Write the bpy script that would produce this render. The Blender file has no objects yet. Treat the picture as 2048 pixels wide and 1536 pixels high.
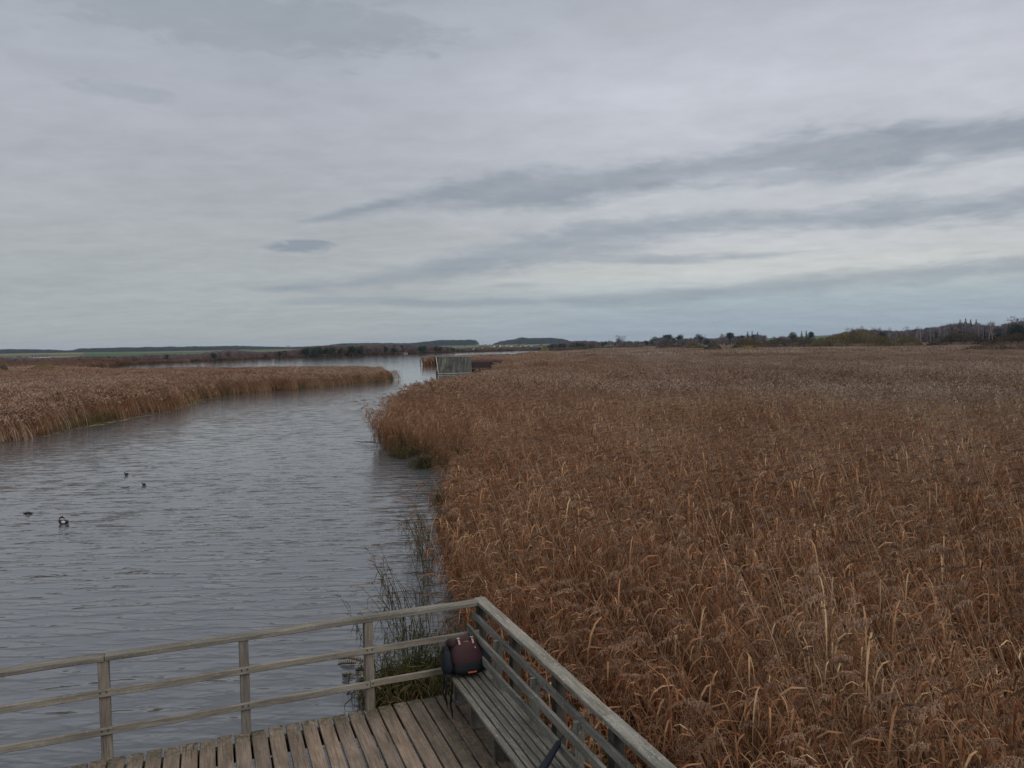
import bpy, bmesh, math, random
import numpy as np
from mathutils import Vector, Matrix
R = math.radians
sc = bpy.context.scene
C = sc.collection
rng = np.random.default_rng(7)
random.seed(7)

# ------------------------------------------------------------------ camera geometry (used once, to survey the place)
F, HA, HS, CZ = 1538.0, 690.0, 0.016, 5.1
ROLL = math.atan(HS)
PITCH = math.atan((768 - HA) / F * math.cos(ROLL))

def ray(px, py):
    x = (px - 1024) / F; y = -(py - 768) / F
    c, s = math.cos(ROLL), math.sin(ROLL)
    xr = x * c + y * s; yr = -x * s + y * c
    return Vector((xr, math.cos(PITCH) + yr * math.sin(PITCH), -math.sin(PITCH) + yr * math.cos(PITCH)))

def at(px, py, z):
    d = ray(px, py); t = (z - CZ) / d.z
    return Vector((d.x * t, d.y * t, z))

def atY(px, py, Y):
    d = ray(px, py); t = Y / d.y
    return Vector((d.x * t, Y, CZ + d.z * t))

# ------------------------------------------------------------------ tags
def tag(o, label=None, cat=None, group=None, kind=None):
    if label: o['label'] = label
    if cat: o['category'] = cat
    if group: o['group'] = group
    if kind: o['kind'] = kind
    return o

def thing(name, label, cat, loc=(0, 0, 0), rotz=0.0, group=None):
    o = bpy.data.objects.new(name, None); C.objects.link(o)
    o.location = loc; o.rotation_euler = (0, 0, rotz); o.empty_display_size = 0.3
    return tag(o, label, cat, group)

# ------------------------------------------------------------------ materials
def lin(r, g, b):
    f = lambda c: (c / 255 / 12.92) if c <= 10 else ((c / 255 + .055) / 1.055) ** 2.4
    return (f(r), f(g), f(b), 1)

class NT:
    def __init__(s, tree): s.t = tree; s.n = tree.nodes; s.l = tree.links
    def add(s, typ, **kw):
        n = s.n.new(typ)
        for k, v in kw.items(): setattr(n, k, v)
        return n
    def put(s, sock, v):
        if isinstance(v, bpy.types.NodeSocket): s.l.new(v, sock)
        elif v is not None: sock.default_value = v
    def math(s, op, a, b=None, c=None, clamp=False):
        n = s.add('ShaderNodeMath', operation=op, use_clamp=clamp)
        s.put(n.inputs[0], a)
        if b is not None: s.put(n.inputs[1], b)
        if c is not None: s.put(n.inputs[2], c)
        return n.outputs[0]
    def mix(s, f, a, b, mode='MIX'):
        n = s.add('ShaderNodeMix', data_type='RGBA', blend_type=mode)
        n.clamp_factor = True
        s.put(n.inputs[0], f); s.put(n.inputs[6], a); s.put(n.inputs[7], b)
        return n.outputs[2]
    def maprange(s, v, a, b, c=0., d=1., smooth=False):
        n = s.add('ShaderNodeMapRange')
        if smooth: n.interpolation_type = 'SMOOTHSTEP'
        s.put(n.inputs[0], v); n.inputs[1].default_value = a; n.inputs[2].default_value = b
        n.inputs[3].default_value = c; n.inputs[4].default_value = d
        return n.outputs[0]
    def ramp(s, v, pts):
        n = s.add('ShaderNodeValToRGB'); e = n.color_ramp.elements
        while len(e) < len(pts): e.new(.5)
        for k, (p, c) in enumerate(pts): e[k].position = p; e[k].color = c
        s.put(n.inputs[0], v); return n.outputs[0]
    def noise(s, vec, scale=5., detail=3., rough=.5, dist=0., dim='3D'):
        n = s.add('ShaderNodeTexNoise', noise_dimensions=dim)
        if vec is not None: s.put(n.inputs['Vector'], vec)
        n.inputs['Scale'].default_value = scale; n.inputs['Detail'].default_value = detail
        n.inputs['Roughness'].default_value = rough; n.inputs['Distortion'].default_value = dist
        return n.outputs['Fac']
    def mapping(s, vec, scale=(1, 1, 1), rot=(0, 0, 0), loc=(0, 0, 0)):
        n = s.add('ShaderNodeMapping'); s.put(n.inputs[0], vec)
        n.inputs['Location'].default_value = loc; n.inputs['Rotation'].default_value = rot; n.inputs['Scale'].default_value = scale
        return n.outputs[0]

def newmat(name):
    m = bpy.data.materials.new(name); m.use_nodes = True
    t = NT(m.node_tree); t.n.clear()
    out = t.add('ShaderNodeOutputMaterial')
    return m, t, out

def principled(t, out, col, rough=.8, bump=None, spec=.3):
    p = t.add('ShaderNodeBsdfPrincipled')
    t.put(p.inputs['Base Color'], col); t.put(p.inputs['Roughness'], rough)
    p.inputs['Specular IOR Level'].default_value = spec
    if bump is not None: t.l.new(bump, p.inputs['Normal'])
    t.l.new(p.outputs[0], out.inputs[0]); return p

def bumpn(t, h, strength=.5, dist=.01):
    b = t.add('ShaderNodeBump'); b.inputs['Strength'].default_value = strength
    b.inputs['Distance'].default_value = dist; t.put(b.inputs['Height'], h); return b.outputs[0]

def plain(name, col, rough=.7, var=.25, scale=30., spec=.3):
    m, t, out = newmat(name)
    tc = t.add('ShaderNodeTexCoord')
    n = t.noise(tc.outputs['Object'], scale, 4, .6)
    c2 = tuple(c * (1 - var) for c in col[:3]) + (1,); c3 = tuple(min(1, c * (1 + var)) for c in col[:3]) + (1,)
    principled(t, out, t.ramp(n, [(.3, c2), (.7, c3)]), rough, bumpn(t, n, .3, .004), spec)
    return m

def plantmat(name, cols, transl=.3, world=.25, bright=1.0):
    """dry plant tissue: tint from a per-blade value, the plant's own random value and broad patches over the marsh"""
    m, t, out = newmat(name)
    a = t.add('ShaderNodeAttribute', attribute_name='v')
    oi = t.add('ShaderNodeObjectInfo')
    geo = t.add('ShaderNodeNewGeometry')
    n1 = t.noise(geo.outputs['Position'], .35, 3, .6)
    n2 = t.noise(t.mapping(geo.outputs['Position'], (1, .45, .2)), .045, 3, .6)
    f = t.math('MULTIPLY_ADD', t.math('SUBTRACT', oi.outputs['Random'], .5), .34, a.outputs['Fac'])
    f = t.math('ADD', f, t.math('MULTIPLY', t.math('SUBTRACT', n1, .5), .8))
    k = len(cols)
    c = t.ramp(f, [(i / (k - 1), (x[0] * bright, x[1] * bright, x[2] * bright, 1)) for i, x in enumerate(cols)])
    g = t.mix(1., c, (.84, .93, 1.04, 1), 'MULTIPLY')
    c = t.mix(t.maprange(n2, .40, .60, 0, 1), c, g)
    xs = t.add('ShaderNodeSeparateXYZ'); t.l.new(geo.outputs['Position'], xs.inputs[0])   # ruddier reeds grow within some twenty metres of the channel
    c = t.mix(t.math('MULTIPLY', t.maprange(t.math('MULTIPLY_ADD', n1, 14., xs.outputs[0]), 8, 30, 1, 0), .45), c, t.mix(1., c, (1.13, .90, .78, 1), 'MULTIPLY'))
    v = t.maprange(n2, .35, .65, 1 - world, 1 + world)
    hs = t.add('ShaderNodeHueSaturation'); t.put(hs.inputs['Color'], c); t.put(hs.inputs['Value'], v)
    c = hs.outputs[0]
    d = t.add('ShaderNodeBsdfDiffuse'); t.l.new(c, d.inputs[0])
    tr = t.add('ShaderNodeBsdfTranslucent'); t.l.new(c, tr.inputs[0])
    mx = t.add('ShaderNodeMixShader'); mx.inputs[0].default_value = transl
    t.l.new(d.outputs[0], mx.inputs[1]); t.l.new(tr.outputs[0], mx.inputs[2])
    t.l.new(mx.outputs[0], out.inputs[0])
    return m

def woodmat(name, base, dark, lichen=(.55, .56, .50), lich=.5, moss=0., crack=.5, rough=.85, ends=False):
    """weathered timber; UV = (metres along the grain, metres across) with an offset per board; 'v' tints each board"""
    m, t, out = newmat(name)
    uv = t.add('ShaderNodeUVMap'); uv.uv_map = 'UVMap'
    a = t.add('ShaderNodeAttribute', attribute_name='v')
    U = uv.outputs[0]
    grain = t.noise(t.mapping(U, (3, 70, 1)), 1, 5, .65, .4)
    broad = t.noise(t.mapping(U, (1.2, 6, 1)), 1, 4, .6)
    c = t.ramp(grain, [(.25, dark + (1,)), (.55, base + (1,)), (.85, tuple(min(1, x * 1.25) for x in base) + (1,))])
    c = t.mix(1., c, t.ramp(broad, [(.28, (.5, .48, .45, 1)), (.68, (1.2, 1.17, 1.14, 1))]), 'MULTIPLY')
    c = t.mix(1., c, t.ramp(a.outputs['Fac'], [(0, (.66, .68, .68, 1)), (.5, (1, 1, 1, 1)), (1, (1.28, 1.18, 1.07, 1))]), 'MULTIPLY')
    ck = t.noise(t.mapping(U, (1.8, 60, 1)), 1, 2, .5, .6)
    ckm = t.math('MULTIPLY', t.maprange(ck, .66, .72, 0, 1), t.maprange(t.noise(t.mapping(U, (1.5, 4, 1), loc=(3, 3, 0)), 1, 2), .45, .6, 0, crack))
    c = t.mix(ckm, c, (.012, .010, .008, 1))
    if lich > 0:
        l1 = t.noise(t.mapping(U, (22, 30, 1)), 1, 5, .75)
        l2 = t.noise(t.mapping(U, (4, 8, 1)), 1, 3, .6)
        c = t.mix(t.math('MULTIPLY', t.maprange(l1, .56, .64, 0, 1), t.maprange(l2, .38, .62, .1, lich)), c, lichen + (1,))
        d1 = t.noise(t.mapping(U, (26, 34, 1), loc=(9, 4, 0)), 1, 4, .75)
        c = t.mix(t.maprange(d1, .58, .66, 0, .9 * lich), c, (.03, .032, .026, 1))
    if moss > 0:
        m1 = t.noise(t.mapping(U, (3, 10, 1), loc=(5, 1, 0)), 1, 5, .7)
        c = t.mix(t.maprange(m1, .5, .7, 0, moss), c, (.075, .08, .035, 1))
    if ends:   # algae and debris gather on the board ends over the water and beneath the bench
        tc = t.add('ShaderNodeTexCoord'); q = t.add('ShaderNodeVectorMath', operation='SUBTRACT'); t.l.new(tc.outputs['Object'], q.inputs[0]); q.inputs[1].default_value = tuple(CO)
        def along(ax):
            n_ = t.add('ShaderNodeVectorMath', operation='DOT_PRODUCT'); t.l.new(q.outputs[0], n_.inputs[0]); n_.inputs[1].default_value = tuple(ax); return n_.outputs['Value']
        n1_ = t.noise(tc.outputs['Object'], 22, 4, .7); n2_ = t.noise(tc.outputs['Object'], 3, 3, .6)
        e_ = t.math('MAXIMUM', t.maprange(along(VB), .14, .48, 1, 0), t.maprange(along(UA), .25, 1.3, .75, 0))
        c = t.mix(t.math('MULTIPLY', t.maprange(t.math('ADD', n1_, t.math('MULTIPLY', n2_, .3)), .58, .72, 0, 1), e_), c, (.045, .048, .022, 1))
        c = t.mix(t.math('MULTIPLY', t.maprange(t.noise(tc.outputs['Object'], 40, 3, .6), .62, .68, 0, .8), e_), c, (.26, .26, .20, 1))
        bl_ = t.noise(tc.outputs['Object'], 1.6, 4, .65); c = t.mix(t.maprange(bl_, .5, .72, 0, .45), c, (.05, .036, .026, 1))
    h = t.math('SUBTRACT', grain, t.math('MULTIPLY', ckm, 1.5))
    principled(t, out, c, rough, bumpn(t, h, .6, .004), .25)
    return m

# ------------------------------------------------------------------ mesh builder
class MB:
    def __init__(s): s.v = []; s.f = []; s.m = []; s.a = []; s.uv = []; s.sm = []
    def face(s, idx, mat=0, val=.5, uv=None, smooth=False):
        s.f.append(idx); s.m.append(mat); s.a.append(val); s.uv.append(uv or [(0, 0)] * len(idx)); s.sm.append(smooth)
    def ribbon(s, pts, ws, side, mat=0, val=.5):
        b = len(s.v); n = len(pts)
        for k in range(n):
            p = Vector(pts[k]); sd = (side[k] if isinstance(side, list) else side) * (ws[k] * .5)
            s.v.append(p - sd); s.v.append(p + sd)
        for k in range(n - 1):
            i = b + 2 * k; s.face((i, i + 1, i + 3, i + 2), mat, val)
    def tube(s, pts, rs, n=5, mat=0, val=.5, caps=True, smooth=True):
        pts = [Vector(p) for p in pts]; b = len(s.v); L = 0; ls = []
        for k, p in enumerate(pts):
            d = (pts[min(k + 1, len(pts) - 1)] - pts[max(k - 1, 0)]).normalized()
            u = d.cross(Vector((0, 0, 1)) if abs(d.z) < .9 else Vector((1, 0, 0))).normalized(); w = d.cross(u)
            if k: L += (p - pts[k - 1]).length
            ls.append(L)
            for j in range(n):
                q = 2 * math.pi * j / n; s.v.append(p + (u * math.cos(q) + w * math.sin(q)) * rs[k])
        for k in range(len(pts) - 1):
            for j in range(n):
                i0 = b + k * n + j; i1 = b + k * n + (j + 1) % n
                s.face((i0, i1, i1 + n, i0 + n), mat, val, [(ls[k], j * .03), (ls[k], j * .03 + .03), (ls[k + 1], j * .03 + .03), (ls[k + 1], j * .03)], smooth)
        if caps:
            s.face(tuple(b + j for j in reversed(range(n))), mat, val); e = b + (len(pts) - 1) * n
            s.face(tuple(e + j for j in range(n)), mat, val)
    def beam(s, p0, p1, w, h, up=Vector((0, 0, 1)), mat=0, val=None, seg=1, wob=0., bev=.004, rr=random):
        """timber from p0 to p1 along its centre line; w across, h along up; chamfered edges and slight warp"""
        p0 = Vector(p0); p1 = Vector(p1); d = p1 - p0; L = d.length; d.normalize()
        sd = d.cross(up).normalized(); up = sd.cross(d).normalized()
        if val is None: val = rr.uniform(.15, .85)
        ou, ov = rr.uniform(0, 50), rr.uniform(0, 50)
        w2, h2 = w / 2, h / 2; c = min(bev, w2 * .6, h2 * .6)
        prof = [(-w2 + c, -h2), (w2 - c, -h2), (w2, -h2 + c), (w2, h2 - c), (w2 - c, h2), (-w2 + c, h2), (-w2, h2 - c), (-w2, -h2 + c)]
        per = [0]
        for k in range(8):
            a, q = prof[k], prof[(k + 1) % 8]; per.append(per[-1] + math.hypot(a[0] - q[0], a[1] - q[1]))
        b = len(s.v)
        for k in range(seg + 1):
            x = L * k / seg
            o = sd * rr.uniform(-wob, wob) + up * rr.uniform(-wob, wob)
            for (a, q) in prof: s.v.append(p0 + d * x + o + sd * a + up * q)
        for k in range(seg):
            for j in range(8):
                i0 = b + k * 8 + j; i1 = b + k * 8 + (j + 1) % 8
                u0, u1 = L * k / seg + ou, L * (k + 1) / seg + ou
                s.face((i0, i1, i1 + 8, i0 + 8), mat, val, [(u0, per[j] + ov), (u0, per[j + 1] + ov), (u1, per[j + 1] + ov), (u1, per[j] + ov)])
        eu = [(ou + a * .2, ov + q) for a, q in prof]
        s.face(tuple(b + j for j in reversed(range(8))), mat, val, list(reversed(eu))); e = b + seg * 8
        s.face(tuple(e + j for j in range(8)), mat, val, eu)
    def sellip(s, c, r, e1=.5, e2=.5, M=None, nu=24, nv=16, mat=0, val=.5, fn=None):
        """rounded block (superellipsoid); fn reshapes unit points"""
        b = len(s.v); c = Vector(c)
        pw = lambda x, e: math.copysign(abs(x) ** e, x)
        for i in range(nv + 1):
            ph = -math.pi / 2 + math.pi * i / nv
            for j in range(nu):
                th = 2 * math.pi * j / nu
                q = Vector((pw(math.cos(ph), e1) * pw(math.cos(th), e2), pw(math.cos(ph), e1) * pw(math.sin(th), e2), pw(math.sin(ph), e1)))
                if fn: q = fn(q)
                q = Vector((q.x * r[0], q.y * r[1], q.z * r[2]))
                if M: q = M @ q
                s.v.append(c + q)
        for i in range(nv):
            for j in range(nu):
                i0 = b + i * nu + j; i1 = b + i * nu + (j + 1) % nu
                s.face((i0, i1, i1 + nu, i0 + nu), mat, val, None, True)
    def mesh(s, name, mats):
        me = bpy.data.meshes.new(name)
        me.from_pydata([tuple(p) for p in s.v], [], s.f)
        for m in (mats if isinstance(mats, (list, tuple)) else [mats]): me.materials.append(m)
        me.polygons.foreach_set('material_index', s.m); me.polygons.foreach_set('use_smooth', s.sm)
        at_ = me.attributes.new('v', 'FLOAT', 'FACE'); at_.data.foreach_set('value', s.a)
        ul = me.uv_layers.new(name='UVMap'); flat = [c for fu in s.uv for p in fu for c in p]
        ul.data.foreach_set('uv', flat)
        me.update(); return me
    def build(s, name, mats, parent=None, coll=True):
        o = bpy.data.objects.new(name, s.mesh(name, mats))
        if coll: C.objects.link(o)
        if parent is not None: o.parent = parent
        return o

# ------------------------------------------------------------------ scattering of what nobody could count
def scatter(name, pts, rot, scl, idx, protos):
    col = bpy.data.collections.new(name + '_kinds')
    for k, p in enumerate(protos):
        p.name = '%s_kind_%03d' % (name, k); col.objects.link(p)
    me = bpy.data.meshes.new(name); n = len(pts)
    me.vertices.add(n); me.vertices.foreach_set('co', np.asarray(pts, np.float32).ravel())
    a = me.attributes.new('rot', 'FLOAT_VECTOR', 'POINT'); a.data.foreach_set('vector', np.asarray(rot, np.float32).ravel())
    a = me.attributes.new('scl', 'FLOAT_VECTOR', 'POINT'); a.data.foreach_set('vector', np.asarray(scl, np.float32).ravel())
    a = me.attributes.new('idx', 'INT', 'POINT'); a.data.foreach_set('value', np.asarray(idx, np.int32))
    me.update()
    o = bpy.data.objects.new(name, me); C.objects.link(o)
    g = bpy.data.node_groups.new(name, 'GeometryNodeTree')
    g.interface.new_socket('Geometry', in_out='INPUT', socket_type='NodeSocketGeometry')
    g.interface.new_socket('Geometry', in_out='OUTPUT', socket_type='NodeSocketGeometry')
    gi = g.nodes.new('NodeGroupInput'); go = g.nodes.new('NodeGroupOutput')
    ip = g.nodes.new('GeometryNodeInstanceOnPoints'); ci = g.nodes.new('GeometryNodeCollectionInfo')
    ci.inputs['Collection'].default_value = col; ci.inputs['Separate Children'].default_value = True; ci.inputs['Reset Children'].default_value = True
    def named(nm, ty):
        x = g.nodes.new('GeometryNodeInputNamedAttribute'); x.data_type = ty; x.inputs['Name'].default_value = nm
        return x.outputs['Attribute']
    L = g.links.new
    L(gi.outputs[0], ip.inputs['Points']); L(ci.outputs[0], ip.inputs['Instance']); ip.inputs['Pick Instance'].default_value = True
    L(named('idx', 'INT'), ip.inputs['Instance Index'])
    er = g.nodes.new('FunctionNodeEulerToRotation'); L(named('rot', 'FLOAT_VECTOR'), er.inputs[0]); L(er.outputs[0], ip.inputs['Rotation'])
    L(named('scl', 'FLOAT_VECTOR'), ip.inputs['Scale']); L(ip.outputs[0], go.inputs[0])
    md = o.modifiers.new('scatter', 'NODES'); md.node_group = g
    return o

def inpoly(P, poly):
    x, y = P[:, 0], P[:, 1]; r = np.zeros(len(P), bool); n = len(poly)
    for i in range(n):
        x1, y1 = poly[i]; x2, y2 = poly[(i + 1) % n]
        c = ((y1 > y) != (y2 > y)) & (x < (x2 - x1) * (y - y1) / (y2 - y1 + 1e-12) + x1); r ^= c
    return r

def distpoly(P, line):
    d = np.full(len(P), 1e9)
    for (a, b) in zip(line[:-1], line[1:]):
        a = np.array(a, float); b = np.array(b, float); ab = b - a
        t = np.clip(((P - a) @ ab) / (ab @ ab), 0, 1)
        d = np.minimum(d, np.linalg.norm(P - a - t[:, None] * ab, axis=1))
    return d

def vnoise(x, y, s, seed=0):
    """smooth value noise, 0..1"""
    x = np.asarray(x, float) / s; y = np.asarray(y, float) / s
    xi = np.floor(x).astype(np.int64); yi = np.floor(y).astype(np.int64); fx = x - xi; fy = y - yi
    fx = fx * fx * (3 - 2 * fx); fy = fy * fy * (3 - 2 * fy)
    def h(a, b):
        q = (a * 374761393 + b * 668265263 + seed * 974711) & 0x7fffffff
        q = ((q ^ (q >> 13)) * 1274126177) & 0x7fffffff
        return ((q ^ (q >> 16)) & 0xffff) / 65535.0
    return (h(xi, yi) * (1 - fx) + h(xi + 1, yi) * fx) * (1 - fy) + (h(xi, yi + 1) * (1 - fx) + h(xi + 1, yi + 1) * fx) * fy

# ------------------------------------------------------------------ plan of the marsh
RIGHT_SHORE = [(2.2, 0), (1.4, 4), (.3, 9.0), (-.45, 10.4), (-.75, 11.2), (-.85, 13.1), (-1.3, 16.9), (-1.2, 20), (-1.1, 23), (-1.3, 27.6), (-2.2, 32.2), (-4.3, 36.6),
               (-7.0, 41.0), (-7.9, 47), (-7.5, 56), (-6.6, 67), (-4.6, 82), (-2.8, 100), (-1.5, 116), (-1.0, 130), (-.9, 147), (-6.0, 151), (-9.5, 172), (-15, 195),
               (-21.5, 204), (-24.5, 214), (-20, 228), (-3, 256), (14, 300), (40, 400), (95, 600), (180, 790)]
RIGHT_LAND = RIGHT_SHORE + [(900, 800), (900, -50), (30, -50)]
LEFT_SHORE = [(-34, 15), (-30, 38), (-29.5, 44), (-28.9, 46), (-29.1, 54), (-28.9, 64.7), (-31.9, 78.4), (-31.1, 86), (-25.6, 97.4), (-18.2, 114.6), (-18.5, 121), (-22, 134),
              (-29, 146), (-48, 153), (-80, 156), (-108, 190), (-136, 262), (-141, 276), (-142, 315), (-134, 405), (-107, 508), (-49, 612), (-5, 668), (88, 770), (200, 840)]
LEFT_LAND = LEFT_SHORE + [(200, 9000), (-9000, 9000), (-9000, 15)]
# corner of the railing and its two directions
DZ = .85
TH = R(21.6)
CO = Vector((-.432, 9.517, DZ))
UA = Vector((-math.cos(TH), -math.sin(TH), 0)); VB = Vector((math.sin(TH), -math.cos(TH), 0))
def dk(a, b, z=0.): return CO + UA * a + VB * b + Vector((0, 0, z))
def deck_ab(P):
    q = P - np.array(CO.xy)
    return q @ np.array(UA.xy), q @ np.array(VB.xy)

def is_land(P):
    a, b = deck_ab(P)
    return ((a > -.5) & (a < 7.2) & (b > .17) & (b < 6)) | inpoly(P, RIGHT_LAND) | inpoly(P, LEFT_LAND) | (P[:, 1] > 835)  # first patch is unseen ground added under the deck to keep plank gaps dark

# ------------------------------------------------------------------ terrain
def px_of(az): return 1024 + F * np.tan(az)
RIDGE_X = [-900, 0, 100, 160, 300, 500, 700, 840, 880, 955, 985, 1040, 1100, 1150, 1250, 1400, 1520, 1600, 1700, 1800, 1900, 2048, 2600]
RIDGE_Z = [3, 2.5, 2.5, 2.5, 1.5, 2, 3, 5, 7, 7, 7, 7, 7, 9, 12, 12, 16, 20, 24, 26, 34, 44, 60]       # ground height at the far ridge
def ground(x, y):
    x = np.asarray(x, float); y = np.asarray(y, float)
    r = np.hypot(x, y); az = np.arctan2(x, np.maximum(y, 1e-3))
    px = px_of(np.clip(az, -1.2, 1.2))
    rz = np.interp(px, RIDGE_X, RIDGE_Z)
    t = np.clip((r - 560) / (3700 - 560), 0, 1)
    z = .12 + rz * (t ** .9)
    right = np.clip((px - 1500) / 400, 0, 1)
    z = z + right * 9 * np.clip((r - 620) / 400, 0, 1)
    z = z + np.where(r > 600, (vnoise(x, y, 160, 3) - .5) * 1.2 * np.clip((r - 600) / 800, 0, 1), 0)
    z = np.where(r > 3800, z - (r - 3800) * .012, z)
    return z

def gz(x, y): return float(ground([x], [y])[0])

az = np.concatenate([np.linspace(-math.pi, -R(62), 30)[:-1], np.linspace(-R(62), R(62), 760), np.linspace(R(62), math.pi, 30)[1:]])
rr = np.concatenate([[.01, 1.5, 3], np.geomspace(4, 9000, 420)])
A, RR = np.meshgrid(az, rr, indexing='ij')
X = (RR * np.sin(A)).ravel(); Y = (RR * np.cos(A)).ravel()
P2 = np.stack([X, Y], 1)
land = is_land(P2)
dsh = np.minimum(distpoly(P2, RIGHT_SHORE), distpoly(P2, LEFT_SHORE))
Z = np.where(land, ground(X, Y) * np.clip(.25 + dsh / 1.0, .25, 1), -np.clip(dsh * .5, .0, .9) - .03)
back = (Y < 0); Z = np.where(back, -.5, Z)
na, nr = len(az), len(rr)
ii = (np.arange(na - 1)[:, None] * nr + np.arange(nr - 1)[None, :]).ravel()
quads = np.stack([ii, ii + nr, ii + nr + 1, ii + 1], 1)
me = bpy.data.meshes.new('ground')
me.vertices.add(len(X)); me.vertices.foreach_set('co', np.stack([X, Y, Z], 1).astype(np.float32).ravel())
me.loops.add(quads.size); me.loops.foreach_set('vertex_index', quads[:, ::-1].astype(np.int32).ravel())
me.polygons.add(len(quads)); me.polygons.foreach_set('loop_start', np.arange(0, quads.size, 4, dtype=np.int32))
me.polygons.foreach_set('loop_total', np.full(len(quads), 4, np.int32))
# land use: marsh, meadow, ploughed and sown fields
pxv = px_of(np.clip(np.arctan2(X, np.maximum(Y, 1e-3)), -1.2, 1.2)); rv = np.hypot(X, Y)
marsh = np.array([.075, .045, .028]); green = np.array([.065, .118, .05]); dull = np.array([.11, .135, .06]); brown = np.array([.16, .12, .08]); pale = np.array([.22, .19, .12])
col = np.tile(marsh, (len(X), 1))
cell = (np.floor(pxv / 95 + rv / 900) * 7 + np.floor(np.log(np.maximum(rv, 1)) / .16) * 13).astype(int)
pick = (cell * 2654435761 >> 7) % 5
fields = np.stack([green, dull, green * 1.15, pale * .8, green * .8])[pick]
lf = ((cell * 40503 >> 5) % 4); leftf = np.stack([dull, brown, pale, dull * .9])[lf]
fields = np.where((pxv < 170)[:, None], leftf, fields)
isf = (rv > 760) & land
col = np.where(isf[:, None], fields, col)
ca = me.color_attributes.new('land', 'FLOAT_COLOR', 'POINT')
ca.data.foreach_set('color', np.concatenate([col, np.ones((len(X), 1))], 1).astype(np.float32).ravel())
me.update(calc_edges=True); me.polygons.foreach_set('use_smooth', np.ones(len(quads), bool))
m, t, out = newmat('ground')
at_ = t.add('ShaderNodeAttribute', attribute_name='land'); geo = t.add('ShaderNodeNewGeometry')
n = t.noise(geo.outputs['Position'], .6, 6, .7)
c = t.mix(1., at_.outputs['Color'], t.ramp(n, [(.25, (.55, .55, .55, 1)), (.75, (1.3, 1.3, 1.3, 1))]), 'MULTIPLY')
principled(t, out, c, .95, bumpn(t, n, .6, .1), .1)
me.materials.append(m)
g = bpy.data.objects.new('ground', me); C.objects.link(g); tag(g, kind='structure')

# ------------------------------------------------------------------ water
m, t, out = newmat('water')
geo = t.add('ShaderNodeNewGeometry'); pos = geo.outputs['Position']
def wavelets(rot, wl, w_amp, w_sc, m_sc, lo, hi, sx):
    v = t.mapping(pos, (1, 1, 1), (0, 0, R(rot))); sp_ = t.add('ShaderNodeSeparateXYZ'); t.l.new(v, sp_.inputs[0])
    wp = t.noise(t.mapping(v, w_sc, (0, 0, 0), (sx, 1, 0)), 1, 3, .5)
    f = t.math('FRACT', t.math('DIVIDE', t.math('ADD', sp_.outputs[1], t.math('MULTIPLY', wp, w_amp)), wl))
    tri = t.math('MINIMUM', t.math('DIVIDE', t.math('SUBTRACT', 1., f), .85), t.math('DIVIDE', f, .15))
    m_ = t.maprange(t.noise(t.mapping(v, m_sc, (0, 0, 0), (3, sx, 0)), 1, 3, .55), lo, hi, .06, 1, True)
    return t.math('MULTIPLY', tri, m_)
w4 = t.noise(t.mapping(pos, (.05, .13, 1), (0, 0, R(20))), 1, 3, .6)
w3 = t.noise(t.mapping(pos, (.16, .6, 1), (0, 0, R(-14))), 1, 2, .5)
h = t.math('MULTIPLY', wavelets(-5, .47, .62, (.42, .75, 1), (.75, 1.7, 1), .40, .62, 0), .026)
h = t.math('ADD', h, t.math('MULTIPLY', wavelets(7, .31, .45, (.6, .9, 1), (.9, 2.2, 1), .42, .64, 7), .016))
h = t.math('ADD', h, t.math('MULTIPLY', wavelets(-12, .15, .3, (1.1, 1.5, 1), (1.6, 3.5, 1), .42, .66, 13), .003))
h = t.math('MULTIPLY', h, t.maprange(w4, .3, .7, .55, 1.15))
h = t.math('ADD', h, t.math('MULTIPLY', w3, .02))
sw = t.add('ShaderNodeSeparateXYZ'); t.l.new(pos, sw.inputs[0])
h = t.math('MULTIPLY', h, t.math('MULTIPLY', t.maprange(sw.outputs[1], 11, 34, 1, .55), t.maprange(sw.outputs[1], 30, 110, 1, .14)))
bp = t.add('ShaderNodeBump'); bp.inputs['Strength'].default_value = 1.; bp.inputs['Distance'].default_value = 1.
t.put(bp.inputs['Height'], h)
p = principled(t, out, (.086, .089, .095, 1), .06, bp.outputs[0], .5)
p.inputs['IOR'].default_value = 1.80
mb = MB()
wr = np.concatenate([[.1], np.geomspace(2, 2500, 40)])
for k, q in enumerate(wr):
    for j in range(64): mb.v.append(Vector((q * math.sin(2 * math.pi * j / 64), q * math.cos(2 * math.pi * j / 64), 0)))
for k in range(len(wr) - 1):
    for j in range(64):
        a_ = k * 64 + j; b_ = k * 64 + (j + 1) % 64
        mb.face((a_, a_ + 64, b_ + 64, b_), 0, .5, None, True)
wo = mb.build('water', m); tag(wo, kind='structure')

# ------------------------------------------------------------------ reeds
M_STEM = plantmat('reed_stem', [(.17, .092, .05), (.33, .20, .12), (.66, .53, .38)], .1)
M_LEAF = plantmat('reed_leaf', [(.165, .067, .036), (.305, .150, .081), (.475, .285, .160), (.75, .56, .34)], .22)
M_PLUME = plantmat('reed_plume', [(.165, .102, .070), (.32, .212, .148), (.52, .38, .275)], .2)
M_GSTEM = plantmat('green_reed_stem', [(.085, .075, .04), (.15, .13, .07), (.3, .25, .15)], .1)
M_GLEAF = plantmat('green_reed_leaf', [(.045, .062, .026), (.085, .10, .042), (.22, .18, .09), (.30, .18, .09)], .35)
REEDMATS = [M_STEM, M_LEAF, M_PLUME]; GREENMATS = [M_GSTEM, M_GLEAF, M_PLUME]

def stem_curve(rg, base, H, lean, n):
    """wind-bent stem: steeper low down, bowing over near the top"""
    dx = -lean * rg.uniform(.55, 1.35) * H; dy = rg.uniform(-.16, .10) * H
    pts = []
    for k in range(n + 1):
        q = k / n; e = q ** 1.5
        pts.append(Vector((base[0] + dx * e, base[1] + dy * e, H * (q - .10 * e * q))))
    return pts

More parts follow.
